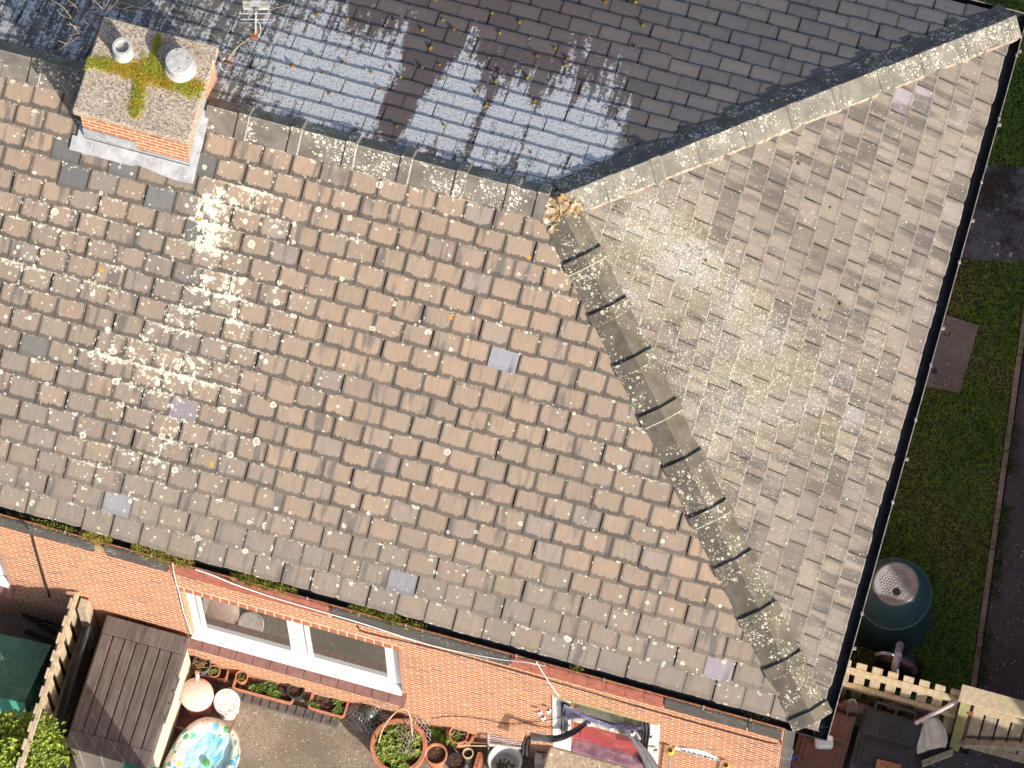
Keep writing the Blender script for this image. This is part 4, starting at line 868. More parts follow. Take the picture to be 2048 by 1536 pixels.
round_pot('flower_pot', (428, 1342), 0, .055, .12, M['terra2'], 'small terracotta pot with a green seedling in the left planter', plant=lambda mb, c, r: sprigs(mb, c, r * .5, r * .5, .03, 5, 5, .03, LEAF2), z0=.10)
round_pot('flower_pot', (483, 1353), 0, .055, .14, M['terra2'], 'small terracotta pot with yellow leaves at the end of the strawberry planter', plant=lambda mb, c, r: sprigs(mb, c, r * .7, r * .7, .02, 6, 4, .02, ((.2, .14, .02), (.4, .34, .05))), z0=.10)
round_pot('flower_pot', (591, 1379), 0, .078, .20, M['darkpot'], 'dark plastic pot of bare compost between the two terracotta planters', z0=.04)
# pink tub, white bucket, storage crate
def bucket(name, uv, r, h, mat, label, lid=None, handle=None, cat='bucket', sunk=.0, taper=.84):
    q = P(uv[0], uv[1], h); t = thing(name, label, cat, (q.x, q.y, 0)); mb = MB()
    mb.lathe([(r * taper, 0), (r * .97, h * .86), (r * 1.04, h * .87), (r * 1.04, h * .91), (r * .98, h * .92), (r * .99, h), (r * .94, h), (r * .88, h * .55), (0, h * .5)], (q.x, q.y, 0), 40); build('body', mb, mat, t, smooth=40)
    if lid:
        mb = MB(); mb.lathe(lid(r, h), (q.x, q.y, 0), 40); build('lid', mb, M['lidmat'], t, smooth=50)
    if handle: mb = MB(); handle(mb, q, r, h); build('handle', mb, M['lidmat'], t, smooth=50)
    return t, q
g = G('pink_plastic'); o = g.obj(); n = g.noise(o, 8, 4)
c = g.mix(g.ss(n, .4, .7), (.62, .20, .16), (.70, .32, .27)); x, y, z = g.sep(o); c = g.mix(g.mul(g.ss(g.noise(o, 9, 3), .58, .62), .8), c, (.12, .35, .36)); M['pink'] = g.out(c, .4)
M['lidmat'] = plain('frosted_pink_lid', (.78, .58, .49), .45, .15, 40, .2)
bucket('bucket', (393, 1388), .142, .36, M['pink'], 'pink plastic tub with a domed frosted lid beside the storage box', lambda r, h: [(r * 1.05, h * .9), (r * 1.05, h), (r * .99, h + .02), (r * .7, h + .045), (r * .3, h + .058), (0, h + .06)], lambda mb, q, r, h: mb.tube(bez([q + Vector((-.03, r * .75, .0)), q + Vector((-.03, r * 1.0, .06)), q + Vector((-.05, r * 1.28, .03)), q + Vector((-.055, r * 1.45, -.05))], 5), .017, 8))
M['whitebucket'] = plain('white_bucket_plastic', (.74, .70, .66), .4, .12, 10, .05, (.60, .50, .42)); M['lidmat'] = plain('white_bucket_lid', (.78, .75, .71), .45, .12, 30, .1, (.5, .33, .12))
bucket('bucket', (453, 1402), .113, .30, M['whitebucket'], 'white plastic bucket with a sunken dirty lid beside the pink tub', lambda r, h: [(r * .97, h * .99), (r * .90, h * 1.005), (r * .86, h * .965), (r * .3, h * .955), (0, h * .955)])
mb = MB(); q = P(376, 1432, .12)
for dx, dy, sx, sy in ((0, .13, .30, .02), (0, -.13, .30, .02), (-.14, 0, .02, .26), (.14, 0, .02, .26)): mb.cbox((q.x + dx, q.y + dy, .09), (sx, sy, .14), .0)
mb.cbox((q.x, q.y, .02), (.28, .26, .015)); solo('crate', mb, plain('brown_crate', (.30, .12, .085), .7, .3), 'brown plastic tray on the ground below the pink tub', 'tray', (q.x, q.y, 0), bevel=.004)
mb = MB(); q0, q1 = P(474, 1428, .14), P(462, 1452, .40); mb.cbox((0, 0, 0), (0, 0, 0)); mb = MB(); d_ = q1 - q0; mb.obox(q0, d_ * 1.6, Vector((.024, .006, 0)), Vector((0, 0, .008))); solo('wooden_lath', mb, plain('pale_lath', (.55, .40, .25), .85, .25, 30), 'short pale wooden lath leaning by the white bucket', 'stick', q0)
# child's printed inflatable tub with a blue floor
g = G('printed_vinyl'); o = g.obj(); wob = g.va(o, g.vm(g.va(g.noisec(o, 14), (-.5, -.5, -.5)), (.06, .06, 0)))
vo = g.vor(wob, 15.0); rcv = g.n('ShaderNodeSeparateColor', None, {0: vo.outputs['Color']}).outputs; dd_ = vo.outputs['Distance']
c = g.mix(g.noise(o, 12, 3), (.60, .55, .46), (.76, .72, .62))
for lo_, col_ in ((.0, (.05, .28, .42)), (.2, (.05, .36, .14)), (.34, (.55, .17, .06)), (.46, (.62, .44, .06)), (.56, (.16, .45, .62)), (.72, (.10, .30, .25))):
    c = g.mix(g.mul(g.mul(g.math('GREATER_THAN', rcv[0], lo_), g.math('LESS_THAN', rcv[0], lo_ + .13)), g.ss(dd_, .50, .44)), c, col_)
v2 = g.vor(wob, 34.0); r2 = g.n('ShaderNodeSeparateColor', None, {0: v2.outputs['Color']}).outputs
c = g.mix(g.mul(g.math('GREATER_THAN', r2[0], .72), g.ss(v2.outputs['Distance'], .34, .28)), c, g.mix(r2[1], (.10, .34, .50), (.66, .34, .08)))
c = g.mix(g.ss(g.math('ABSOLUTE', g.sub(g.noise(o, 16, 2), .5)), .012, .004), c, (.24, .22, .12))
M['vinyl'] = g.out(c, .35, None, **{})
g = G('blue_vinyl'); o = g.obj(); n = g.noise(g.vm(o, (7, 3, 3)), 1.0, 4, .6, 1.2)
M['bluevinyl'] = g.out(g.mix(g.ss(n, .42, .66), (.42, .70, .80), (.14, .46, .64)), .3, g.bump(n, 1.0, .05))
pc = P(395, 1540, .30); pax = (P(352, 1600, .3) - P(430, 1440, .3)).normalized(); pay = Vector((-pax.y, pax.x, 0))
if (P(470, 1500, .3) - P(340, 1500, .3)).dot(pay) < 0: pay = -pay
tub = thing('paddling_pool', 'colourfully printed oval paddling pool with a pale blue floor', 'pool', (pc.x, pc.y, 0))
LA, LB = .50, .30
def rim_pt(th): return Vector((pc.x, pc.y, 0)) + pax * LA * math.copysign(abs(math.cos(th)) ** .8, math.cos(th)) + pay * LB * math.copysign(abs(math.sin(th)) ** .8, math.sin(th))
mb = MB()
def tubfn(a, b):
    th = a * 2 * PI; q = rim_pt(th); inn = (Vector((pc.x, pc.y, 0)) - q).normalized(); ph = b * 2 * PI; fat = .085 if math.sin(th) < .2 else .055
    return q + inn * (fat * .9 - fat * math.cos(ph)) + Vector((0, 0, .22 + .13 * math.sin(ph) + .012 * mnoise.noise(Vector((a * 14, b * 3, 0)))))
mb.grid(tubfn, 64, 16); build('printed_rim', mb, M['vinyl'], tub, smooth=80)
mb = MB(); mb.grid(lambda a, b: Vector((pc.x, pc.y, 0)) + (rim_pt(a * 2 * PI) - Vector((pc.x, pc.y, 0))) * b * .94 + pay * .02 + Vector((0, 0, .33 - .06 * (1 - b ** 3) + .022 * mnoise.noise(Vector((math.cos(a * 6.283) * b * 2.5, math.sin(a * 6.283) * b * 5, 3))))), 64, 16); build('floor', mb, M['bluevinyl'], tub, smooth=80)
mb = MB(); q = P(413, 1526, .30); mb.lathe([(.030, -.03), (.034, 0), (.030, .012), (.02, .016), (0, .016)], q, 24); build('green_valve', mb, plain('green_plastic', (.10, .38, .10), .4), tub, smooth=40)
# plastic storage box with a plank-effect lid
M['lidbrown'] = None
g = G('brown_plank_lid'); o = g.obj(); gr = g.noise(g.vm(o, (36, 3.0, 6)), 1.0, 5, .65, .8); n = g.noise(o, 3.5, 4)
c = g.mix(g.ss(gr, .3, .72), (.075, .057, .050), (.165, .132, .115)); c = g.mix(g.ss(n, .45, .75, 0, .5), c, (.19, .16, .14)); M['lidbrown'] = g.out(c, .5, g.bump(gr, .35, .004))
M['cream'] = plain('cream_resin', (.62, .55, .45), .55, .12, 10, .1)
sx0, sx1, sy0, sy1, sz = -3.107, -2.345, -4.575, -3.355, 1.05
sb = thing('storage_box', 'brown lidded garden storage box with cream sides beside the fence', 'storage box', ((sx0 + sx1) / 2, (sy0 + sy1) / 2, 0))
mb = MB(); mb.box((sx0 + .03, sy0 + .03, 0), (sx1 - .035, sy1 - .03, .97))
for k in range(9): mb.box((sx1 - .036, sy0 + .05, .06 + k * .1), (sx1 - .026, sy1 - .05, .145 + k * .1))
build('body', mb, M['cream'], sb, bevel=.004)
mb = MB(); mb.box((sx0, sy0, .98), (sx1, sy1, 1.03)); lid_ = build('lid', mb, M['lidbrown'], sb, bevel=.012)
mb = MB(); mb.box((sx0 + .01, sy1 - .17, 1.031), (sx1 - .01, sy1 - .01, 1.056)); mb.box((sx0 + .01, sy0 + .01, 1.031), (sx1 - .01, sy0 + .15, 1.056))
for k in range(7):
    wd_ = (sx1 - sx0 - .02) / 7; xa = sx0 + .01 + k * wd_; mb.box((xa + .006, sy0 + .152, 1.031), (xa + wd_ - .006, sy1 - .172, 1.050))
build('lid_planks', mb, M['lidbrown'], lid_, bevel=.006)
mb = MB(); yl = P(350, 1405, 1.0).y
mb.box((sx1 - .03, yl - .20, .99), (sx1 + .012, yl - .175, 1.045)); mb.box((sx1 - .03, yl - .05, .99), (sx1 + .012, yl - .03, 1.045)); mb.box((sx1 - .002, yl - .20, .99), (sx1 + .012, yl - .03, 1.01)); mb.box((sx1 - .03, yl + .07, .99), (sx1 + .012, yl + .09, 1.045)); mb.box((sx1 - .03, yl + .2, .99), (sx1 + .012, yl + .22, 1.045)); mb.box((sx1 - .002, yl + .07, .99), (sx1 + .012, yl + .22, 1.01)); mb.box((sx1 - .04, yl - .03, .98), (sx1 + .016, yl + .07, 1.02))
build('latch', mb, plain('latch_grey', (.10, .105, .10), .5), sb, bevel=.004)
mb = MB(); q = P(252, 1517, .9); mb.prism([P(252, 1517, .9), P(326, 1537, .9), P(322, 1572, .9), P(244, 1552, .9)], (0, 0, -.88)); solo('green_box', mb, plain('green_resin', (.03, .26, .16), .45, .15, 8), 'bright green plastic bin at the corner of the brown storage box', 'bin', (q.x, q.y - .1, 0), bevel=.01)
# ------------------------------------------------------------------ left fence, tarpaulin, timbers, shrub
def wood(name, c, dark=.5):
    g = G(name); o = g.obj(); gr = g.noise(g.vm(o, (24, 24, 3.5)), 1.0, 5, .65, .6); n = g.noise(o, 5, 4)
    col = g.mix(g.ss(gr, .32, .72), c, [x * dark for x in c]); col = g.mix(g.ss(n, .5, .75, 0, .5), col, (c[0] * .75, c[1] * .85, c[2] * .5)); return g.out(col, .88, g.bump(gr, .4, .004))
M['wood'] = wood('weathered_pine', (.58, .47, .32)); M['woodgrey'] = wood('grey_weathered_wood', (.50, .42, .31)); M['woodnew'] = wood('pale_new_pine', (.56, .44, .285), .68); M['woodpost'] = wood('green_treated_post', (.40, .36, .15), .6)
fl = thing('picket_fence', 'weathered picket fence running out from the house beside the storage box', 'fence', (-3.36, -4.0, 0))
fx = -3.385; mb = MB(); mb.box((fx + .022, -4.95, 1.40), (fx + .062, -3.335, 1.44)); build('rail', mb, M['wood'], fl, bevel=.004)
mb = MB(); mb.box((fx + .022, -4.95, .50), (fx + .062, -3.335, .56)); build('rail', mb, M['woodgrey'], fl, bevel=.004)
for k in range(10):
    y_ = -3.40 - k * .163; mb = MB(); top_ = 1.46 + R.uniform(-.02, .02); mb.box((fx, y_ - .095, .08), (fx + .02, y_, top_)); tag(build('picket', mb, M['woodnew'] if k % 3 else M['wood'], fl, bevel=.004))
mb = MB(); mb.box((fx - .008, -4.30, .05), (fx - .002, -3.40, 1.37)); build('shadow_sheet', mb, M['black'], fl)  # black sheet added behind the pickets so the fence shadow is solid
mb = MB(); mb.box((fx + .064, -3.45, 0), (fx + .15, -3.34, 1.30)); build('post', mb, M['woodgrey'], fl, bevel=.006)
mb = MB(); mb.box((fx + .066, -4.95, 0), (fx + .14, -4.86, 1.25)); build('post', mb, M['woodgrey'], fl, bevel=.006)
for k, (dx, z_) in enumerate(((.10, .62), (.135, .66))):
    mb = MB(); mb.tube([Vector((fx + dx + .02, -3.48, z_ + .32)), Vector((fx + dx + .015, -4.8, z_))], .028, 10); solo('pipe', mb, M['black'], 'black plastic pipe lying along the fence beside the storage box', 'pipe', (fx + dx, -4.1, z_), 'black pipes along the fence', smooth=50)
mb = MB(); sd_ = 4
mb.grid(lambda a, b: Vector((fx + .19 + .035 * math.cos(b * 6.283) + .02 * mnoise.noise(Vector((a * 9, b * 4, 1))), lerp(-3.55, -4.8, a), .3 + .26 * math.sin(b * 6.283) + .06 * mnoise.noise(Vector((a * 8, b * 4, 5))))), 40, 14); solo('bin_bag', mb, plain('black_polythene', (.012, .012, .013), .25, .3, 10, .4), 'crumpled black polythene stuffed between fence and storage box', 'bag', (fx + .19, -4.1, 0), smooth=80)
g = G('green_tarpaulin'); o = g.obj(); n = g.noise(g.vm(o, (6, 6, 6)), 1.0, 5, .6, 1.0); wv = g.noise(g.vm(o, (70, 70, 70)), 1.0, 1)
M['tarp'] = g.out(g.mix(g.ss(n, .3, .75), (.055, .19, .11), (.13, .29, .18)), .42, g.bump(n, .8, .03))
g = G('turquoise_mesh'); o = g.obj(); x, y, z = g.sep(o); a = g.math('SINE', g.mul(x, 520.0)); b = g.math('SINE', g.mul(g.add(z, y), 520.0))
M['tarpmesh'] = g.out(g.mix(g.ss(g.mul(a, b), -.2, .6), (.05, .30, .22), (.13, .52, .40)), .5)
tp = thing('cold_frame', 'low plant house under a dark green cover with turquoise netting front', 'plant house', (-4.0, -3.95, 0)); TZ = .66
tl, tr_, br_, bl = P(-70, 1252, TZ), P(103, 1290, TZ), P(49, 1405, TZ), P(-110, 1372, TZ)
mb = MB(); mb.grid(lambda a, b: lerp(lerp(tl, tr_, a), lerp(bl, br_, a), b) + Vector((0, 0, .02 * mnoise.noise(Vector((a * 5, b * 4, 2))) - .03 * math.sin(a * PI) * math.sin(b * PI))), 24, 16); build('top_cover', mb, M['tarp'], tp, smooth=80)
mb = MB(); mb.grid(lambda a, b: lerp(bl, br_, a) + Vector((0, -.05 * b + .012 * mnoise.noise(Vector((a * 9, b * 3, 8))), -TZ * b * .97)), 24, 10); build('net_front', mb, M['tarpmesh'], tp, smooth=80)
mb = MB(); mb.grid(lambda a, b: lerp(br_, tr_, a) + Vector((.04 * b + .012 * mnoise.noise(Vector((a * 8, b * 3, 3))), 0, -TZ * b * .97)), 16, 8); mb.grid(lambda a, b: lerp(tr_, tl, a) + Vector((0, .02 * b, -TZ * b * .97)), 16, 6); build('side_cover', mb, M['tarp'], tp, smooth=80)
for k, (u, v) in enumerate(((100, 1294), (86, 1327), (75, 1370), (63, 1412))):
    q = P(u, v, .5); mb = MB(); mb.obox(q, Vector((.02, -.07, .05)), Vector((.012, .004, 0)), Vector((0, 0, .006))); build('tie', mb, M['tarpmesh'], tp)
for k, (a_, b_, l_) in enumerate((((20, 1212), (118, 1250), 'upper'), ((45, 1228), (112, 1268), 'middle'), ((50, 1262), (108, 1285), 'lower'))):
    mb = MB(); mb.tube([P(*a_, .12), P(*b_, .10)], .022, 7); solo('timber', mb, plain('dark_timber' + l_, (.05, .04, .034), .9, .4), l_ + ' dark old timber lying in the shade behind the fence', 'timber', P(*a_, .1), 'old timbers behind the fence')
su = thing('leafy_shrub', 'bright green leafy shrub at the foot of the wooden fence', 'shrub', P(45, 1520, 0))
mb = MB(); cs = P(40, 1508, 1.2)
BUSH = ((.16, .28, .02), (.66, .76, .09))
for _ in range(330):
    q = Vector((R.gauss(0, 1), R.gauss(0, 1), R.gauss(0, 1))); q.normalize(); q *= R.uniform(.55, 1) ; w_ = 1 + .35 * mnoise.noise(q * 2.2)
    c_ = cs + Vector((q.x * .38 * w_, q.y * .36 * w_, q.z * .22 * w_ - .02)); dk = R.random()
    for _ in range(16):
        mb.col = mixc(mixc(*BUSH, R.random()), (.05, .10, .01), dk * .5); mb.leaf(c_ + Vector((R.gauss(0, .04), R.gauss(0, .04), R.gauss(0, .03))), Vector((R.gauss(0, 1), R.gauss(0, 1), R.uniform(-.2, .8))), R.uniform(.024, .036), R.uniform(.034, .055))
build('crown', mb, M['leafy'], su)
mb = MB()
for k in range(9): mb.tube([P(45, 1520, 0), cs + Vector((R.gauss(0, .18), R.gauss(0, .15), R.uniform(-.1, .08)))], [.012, .004], 5)
build('stem', mb, M['twig'], su)
# board panel added out of view to cast the shadow on the storage box lid
tip = P(171, 1363, 1.06); kf = 1.55; fe = tip + Vector((SUN_DIR.x, SUN_DIR.y, 0)) * kf; ztop = 1.06 + kf * math.tan(SUN_EL)
bf = thing('shade_panel', 'added unseen board panel that shades the storage box lid', 'fence', (fe.x, fe.y, 0))
for k in range(4):
    mb = MB(); dv_ = Vector((-.57, -.82, 0)); o1 = Vector((fe.x, fe.y, 0)) + dv_ * (k * .125); mb.obox(o1, dv_ * .12, Vector((.82, -.57, 0)) * .02, Vector((0, 0, ztop))); build('board', mb, M['woodgrey'], bf, bevel=.004)
# ------------------------------------------------------------------ chicken wire, big pots and clutter by the wall
M['wire'] = plain('galvanised_wire', (.62, .62, .66), .45, .2, 30, 0, None, 90, Metallic=.4)
def netting(name, label, cen, rx, ry, fn, cell, loc):
    mb = MB(); dx, dy = cell * 1.5, cell * .866; nx, ny = int(rx / dx) + 2, int(ry / dy) + 2
    def q(x, y):
        w_ = Vector((mnoise.noise(Vector((x * 6, y * 6, 1))), mnoise.noise(Vector((x * 6, y * 6, 5))), 0)) * .03
        return Vector((cen.x + x + w_.x, cen.y + y + w_.y, fn(x, y)))
    for i in range(-nx, nx + 1):
        for j in range(-ny, ny + 1):
            cx_, cy_ = i * dx, (2 * j + (i % 2)) * dy
            if (cx_ / rx) ** 2 + (cy_ / ry) ** 2 > 1 + .35 * mnoise.noise(Vector((i * .4, j * .4, 2))): continue
            vs = [q(cx_ + cell * math.cos(k * PI / 3), cy_ + cell * math.sin(k * PI / 3)) for k in range(4)]
            for a_, b_ in zip(vs, vs[1:]): mb.tube([a_, b_], .0026, 3, False)
    return solo(name, mb, M['wire'], label, 'netting', loc, smooth=None)
n1c = P(742, 1432, .12)
def h1(x, y): r = math.hypot(x / .25, y / .15); return max(.03, .20 * (1 - r * r) + .09 * mnoise.noise(Vector((x * 9, y * 9, 4))) + .06)
netting('wire_netting', 'crumpled heap of chicken wire over a glass bell jar by the wall', n1c, .26, .15, h1, .021, (n1c.x, n1c.y, 0))
netting('wire_netting', 'loose sheet of chicken wire folded on top of the heap by the wall', n1c + Vector((.02, -.02, 0)), .23, .13, lambda x, y: h1(x, y) + .035 + .03 * mnoise.noise(Vector((x * 12, y * 12, 9))), .021, (n1c.x, n1c.y, .05))
n2c = P(822, 1450, .30)
netting('wire_netting', 'chicken wire bent around the large terracotta planting bowl', n2c + Vector((.05, -.08, 0)), .14, .22, lambda x, y: .36 + .05 * mnoise.noise(Vector((x * 9, y * 9, 2))) - .9 * max(0, x - .03) - .25 * max(0, y - .05), .021, (n2c.x, n2c.y, .1))
netting('wire_netting', 'strip of chicken wire standing against the brick behind the bowl', P(835, 1425, .3) + Vector((0, .0, 0)), .17, .06, lambda x, y: .22 + y * 2.2 + .05 * mnoise.noise(Vector((x * 10, y * 10, 7))), .021, P(835, 1425, 0))
M['bellglass'] = plain('green_bottle_glass', (.075, .10, .075), .12, .3, 10, 0, None, 90)
q = P(738, 1428, .20); mb = MB(); mb.lathe([(.105, -.2), (.11, -.05), (.095, .03), (.06, .08), (.022, .10), (.0, .105)], q, 28); solo('bell_jar', mb, M['bellglass'], 'dark green glass bell jar half buried in chicken wire', 'jar', (q.x, q.y, 0), smooth=60)
def strawb(mb, c, r): sprigs(mb, c, r * .92, r * .92, .10, 78, 5, .038, ((.12, .20, .02), (.46, .56, .11))); leaves(mb, c, r * .9, r * .9, .04, 80, .03, ((.16, .12, .03), (.30, .30, .06)))
big = round_pot('planting_bowl', (797, 1492), 0, .245, .34, M['terra'], 'large terracotta bowl of leafy plants under a cane hoop', plant=strawb, rim=.13, taper=.7)
mb = MB(); mb.tube(bez([P(757, 1485, .36), P(768, 1452, .50), P(792, 1424, .62), P(810, 1417, .66), P(820, 1432, .60), P(823, 1455, .45), P(825, 1475, .33)], 6), .008, 7); solo('cane_hoop', mb, plain('cane', (.52, .37, .20), .7, .25, 20), 'bent cane hoop arching over the large terracotta bowl', 'hoop', P(757, 1485, .36), smooth=60)
def grassy(mb, c, r, n=200, l=.22):
    for _ in range(n): mb.col = rc((.06, .12, .01), (.22, .36, .04)); d_ = Vector((R.gauss(0, .45), R.gauss(0, .35) - .35, R.uniform(.3, 1))); mb.blade(Vector(c) + Vector((R.gauss(0, r * .5), R.gauss(0, r * .5), 0)), d_, R.uniform(.006, .010), l * R.uniform(.6, 1.2))
q = P(880, 1450, .1); mb = MB(); grassy(mb, (q.x, q.y, .05), .09); solo('grass_plant', mb, M['leafy'], 'tuft of long bright green grass beside the terracotta bowl', 'plant', (q.x, q.y, 0.03))
outer = round_pot('flower_pot', (921, 1466), 0, .125, .24, M['terra'], 'wide terracotta pot with a smaller pot nested inside it', soil=False, rim=.16)
round_pot('flower_pot', (917, 1468), 0, .085, .22, M['terra'], 'terracotta pot of dry stems nested inside the wide pot', plant=lambda mb, c, r: (leaves(mb, c, r, r, .03, 60, .025, ((.20, .14, .06), (.5, .42, .28))), sprigs(mb, c + Vector((-.03, -.05, 0)), .06, .06, .04, 14, 5, .03, LEAF2)), z0=.06)
round_pot('flower_pot', (872, 1508), 0, .098, .26, M['terra'], 'terracotta pot of dark soil in front of the grass tuft')
round_pot('flower_pot', (913, 1524), 0, .085, .16, M['darkpot'], 'black plastic pot behind the narrow tan pot')
round_pot('flower_pot', (936, 1506), 0, .048, .22, M['tanpot'], 'narrow tan glazed pot with a pale rim beside the standing brick', rim=.18)
q = P(958, 1515, .24); mb = MB(); bt = Vector((0, 0, 1)); mb.box((q.x - .026, q.y - .10, .02), (q.x + .026, q.y + .05, .24)); br1 = thing('brick', 'red brick standing on edge beside the narrow tan pot', 'brick', (q.x, q.y, 0.02)); build('body', mb, plain('red_brick', (.42, .15, .08), .85, .25, 30, .4), br1, bevel=.006)
mb = MB()
for k in range(7): mb.box((q.x - .008, q.y - .085 + k * .018, .2401), (q.x + .012, q.y - .078 + k * .018, .2412))
build('stamped_marks', mb, plain('brick_stamp', (.16, .05, .03), .9), br1)
mb = MB(); mb.box((q.x - .06, q.y - .14, .0), (q.x + .05, q.y + .09, .019)); solo('slate_offcut', mb, plain('slate_offcut', (.09, .09, .09), .8), 'slate offcut lying under the standing brick', 'slate', (q.x, q.y, 0))
for k, (a_, b_, l_) in enumerate((((928, 1484), (1000, 1489), 'upper'), ((915, 1491), (990, 1492), 'lower'))):
    mb = MB(); mb.tube([P(*a_, .30 + .02 * k), P(*b_, .31 + .02 * k)], .006, 6); solo('garden_cane', mb, M['woodnew'], l_ + ' thin bamboo cane lying across the nested pots', 'cane', P(*a_, .3), 'canes across the pots')
M['enamel'] = plain('chipped_white_enamel', (.62, .64, .62), .35, .15, 12, .05, (.42, .43, .40))
q = P(1010, 1520, .30); wb = thing('bucket', 'white enamel bucket with debris inside near the door step', 'bucket', (q.x, q.y, 0)); mb = MB()
mb.lathe([(.10, 0), (.140, .27), (.150, .275), (.152, .295), (.143, .30), (.135, .285), (.105, .05), (0, .05)], (q.x, q.y, 0), 40); build('body', mb, M['enamel'], wb, smooth=40)
mb = MB(); leaves(mb, (q.x, q.y, .055), .08, .08, .03, 60, .03, ((.10, .09, .05), (.32, .28, .14))); build('debris', mb, M['leafy'], wb)
mb = MB(); mb.tube(bez([q + Vector((.10, .10, -.01)), q + Vector((.135, .03, .02)), q + Vector((.15, -.08, -.01))], 5), .004, 5); build('handle', mb, M['enamel'], wb)
q = P(1082, 1520, .3); mb = MB(); mb.cbox((q.x + .0, q.y + .02, .15), (.12, .10, .30), .2); mb.cbox((q.x - .005, q.y + .03, .31), (.04, .04, .03), .2); solo('jerry_can', mb, plain('translucent_white_plastic', (.70, .68, .63), .4, .1), 'whitish plastic container beside the enamel bucket and step', 'container', (q.x, q.y, 0), bevel=.018, seg=3)
rk = thing('wire_rack', 'grey metal wire rack with folded legs between pots and door', 'rack', P(1010, 1480, 0)); RZ = .42
c4 = [P(975, 1455, RZ), P(1046, 1466, RZ), P(1046, 1497, RZ), P(977, 1488, RZ)]
for a_, b_ in zip(c4, c4[1:] + c4[:1]): mb = MB(); mb.tube([a_, b_], .012, 8); build('frame_bar', mb, M['alu'], rk)
mb = MB()
for k in range(1, 9): mb.tube([lerp(c4[0], c4[3], k / 9), lerp(c4[1], c4[2], k / 9)], .003, 4, False)
build('wire_shelf', mb, M['wire'], rk)
mb = MB()
for c_ in c4[2:]: mb.tube([c_, Vector((c_.x, c_.y - .02, 0))], .011, 7); 
for c_ in c4[:2]: mb.tube([c_, Vector((c_.x, c_.y, 0))], .011, 7)
build('legs', mb, M['greymetal'], rk)
M['gauze'] = None
def cloth_mat(name, c, holes=.35, sc=260):
    g = G(name); o = g.obj(); n = g.noise(g.vm(o, (6, 60, 60)), 1.0, 4, .6); h = g.noise(o, sc, 2, .7)
    b = g.n('ShaderNodeBsdfPrincipled', None, {'Base Color': g.mix(n, c, [min(1, x * 3.2 + .02) for x in c]), 'Roughness': .7}); t = g.n('ShaderNodeBsdfTransparent')
    m = g.n('ShaderNodeMixShader', None, {0: g.ss(h, .36, .44, 1 - holes, 1), 1: t.outputs[0], 2: b.outputs[0]}); g.t.links.new(m.outputs[0], g.n('ShaderNodeOutputMaterial').inputs[0]); return g.m
M['gauze'] = cloth_mat('black_gauze', (.018, .017, .020), .5); M['greygauze'] = cloth_mat('grey_gauze', (.055, .055, .06), .35)
def swag(name, pts, wds, mat, label, cat='fabric', n=7, loc=None, tag_it=True):
    pp = bez(pts, 8); mb = MB(); rows = []
    for k, q in enumerate(pp):
        t = k / (len(pp) - 1); w_ = wds[0] + (wds[1] - wds[0]) * t if len(wds) == 2 else wds[min(len(wds) - 1, int(t * len(wds)))]
        d_ = (pp[min(k + 1, len(pp) - 1)] - pp[max(k - 1, 0)]).normalized(); sx = d_.cross(Vector((0, -.8, .6))).normalized()
        rows.append([mb.p(q + sx * w_ * (i / n - .5) + Vector((0, -.025, .0)) * math.sin(i * 2.4 + k * .13) + Vector((0, 0, .012 * mnoise.noise(Vector((k * .4, i, 3)))))) for i in range(n + 1)])
    for r0, r1 in zip(rows, rows[1:]):
        for i in range(n): mb.f.append([r0[i], r0[i + 1], r1[i + 1], r1[i]])
    return solo(name, mb, mat, label, cat, loc or pts[-1], smooth=80)
swag('fabric_garland', [W(1180, 1440, .02), W(1150, 1462, .06), W(1105, 1477, .10), W(1058, 1473, .16)], (.02, .05), M['gauze'], 'twisted black gauze garland swagging from the door to the wire rack')
swag('fabric_drape', [W(1058, 1472, .18), W(1053, 1488, .2), W(1050, 1510, .22)], (.05, .10), M['gauze'], 'black gauze ends hanging from a knot at the wire rack')
swag('fabric_garland', [W(1254, 1455, .05), W(1268, 1480, .10), W(1290, 1510, .14), W(1312, 1545, .18)], (.03, .11), M['greygauze'], 'grey gauze garland hanging down at the right of the door')
swag('fabric_drape', [W(1290, 1445, .02), W(1292, 1462, .05), W(1288, 1490, .05), W(1285, 1506, .05)], (.09, .05), M['gauze'], 'black lace strip hanging inside the right door jamb')
swag('fabric_drape', [W(1127, 1408, .03), W(1126, 1425, .04), W(1130, 1448, .04), W(1126, 1466, .05)], (.05, .07), M['greygauze'], 'grey lace strip hanging inside the left door jamb')
g = G('purple_lace'); o = g.obj(); v = g.vor(o, 95.0); n = g.noise(g.vm(o, (4, 60, 60)), 1.0, 3)
c = g.mix(g.ss(v.outputs['Distance'], .25, .45), (.22, .20, .27), (.085, .07, .15)); M['lace'] = g.out(g.mix(g.mul(g.ss(n, .5, .7), .4), c, (.5, .48, .55)), .75, g.bump(n, .4, .01))
pa = [W(1128, 1408, .06), W(1165, 1425, .07), W(1215, 1442, .07), W(1255, 1452, .07), W(1285, 1452, .06)]; pb_ = [W(1132, 1440, .08), W(1165, 1436, .10), W(1215, 1454, .10), W(1250, 1458, .10), W(1283, 1460, .08)]
A1, B1 = bez(pa, 8), bez(pb_, 8); mb = MB()
mb.grid(lambda a, b: lerp(A1[min(len(A1) - 1, int(a * (len(A1) - 1) + .5))], B1[min(len(B1) - 1, int(a * (len(B1) - 1) + .5))], b) + Vector((0, -.018 * math.sin(b * 9 + a * 3), .010 * math.sin(a * 60) * (b > .9))), 32, 8); solo('lace_pelmet', mb, M['lace'], 'purple lace pelmet draped across the top of the front door', 'fabric', W(1200, 1450, .06), smooth=80)
g = G('clear_glass_ball'); M['ball'] = g.out((.82, .74, .78), .12, None, **{'Transmission_Weight': .2, 'Metallic': .0, 'Specular_IOR_Level': .9})
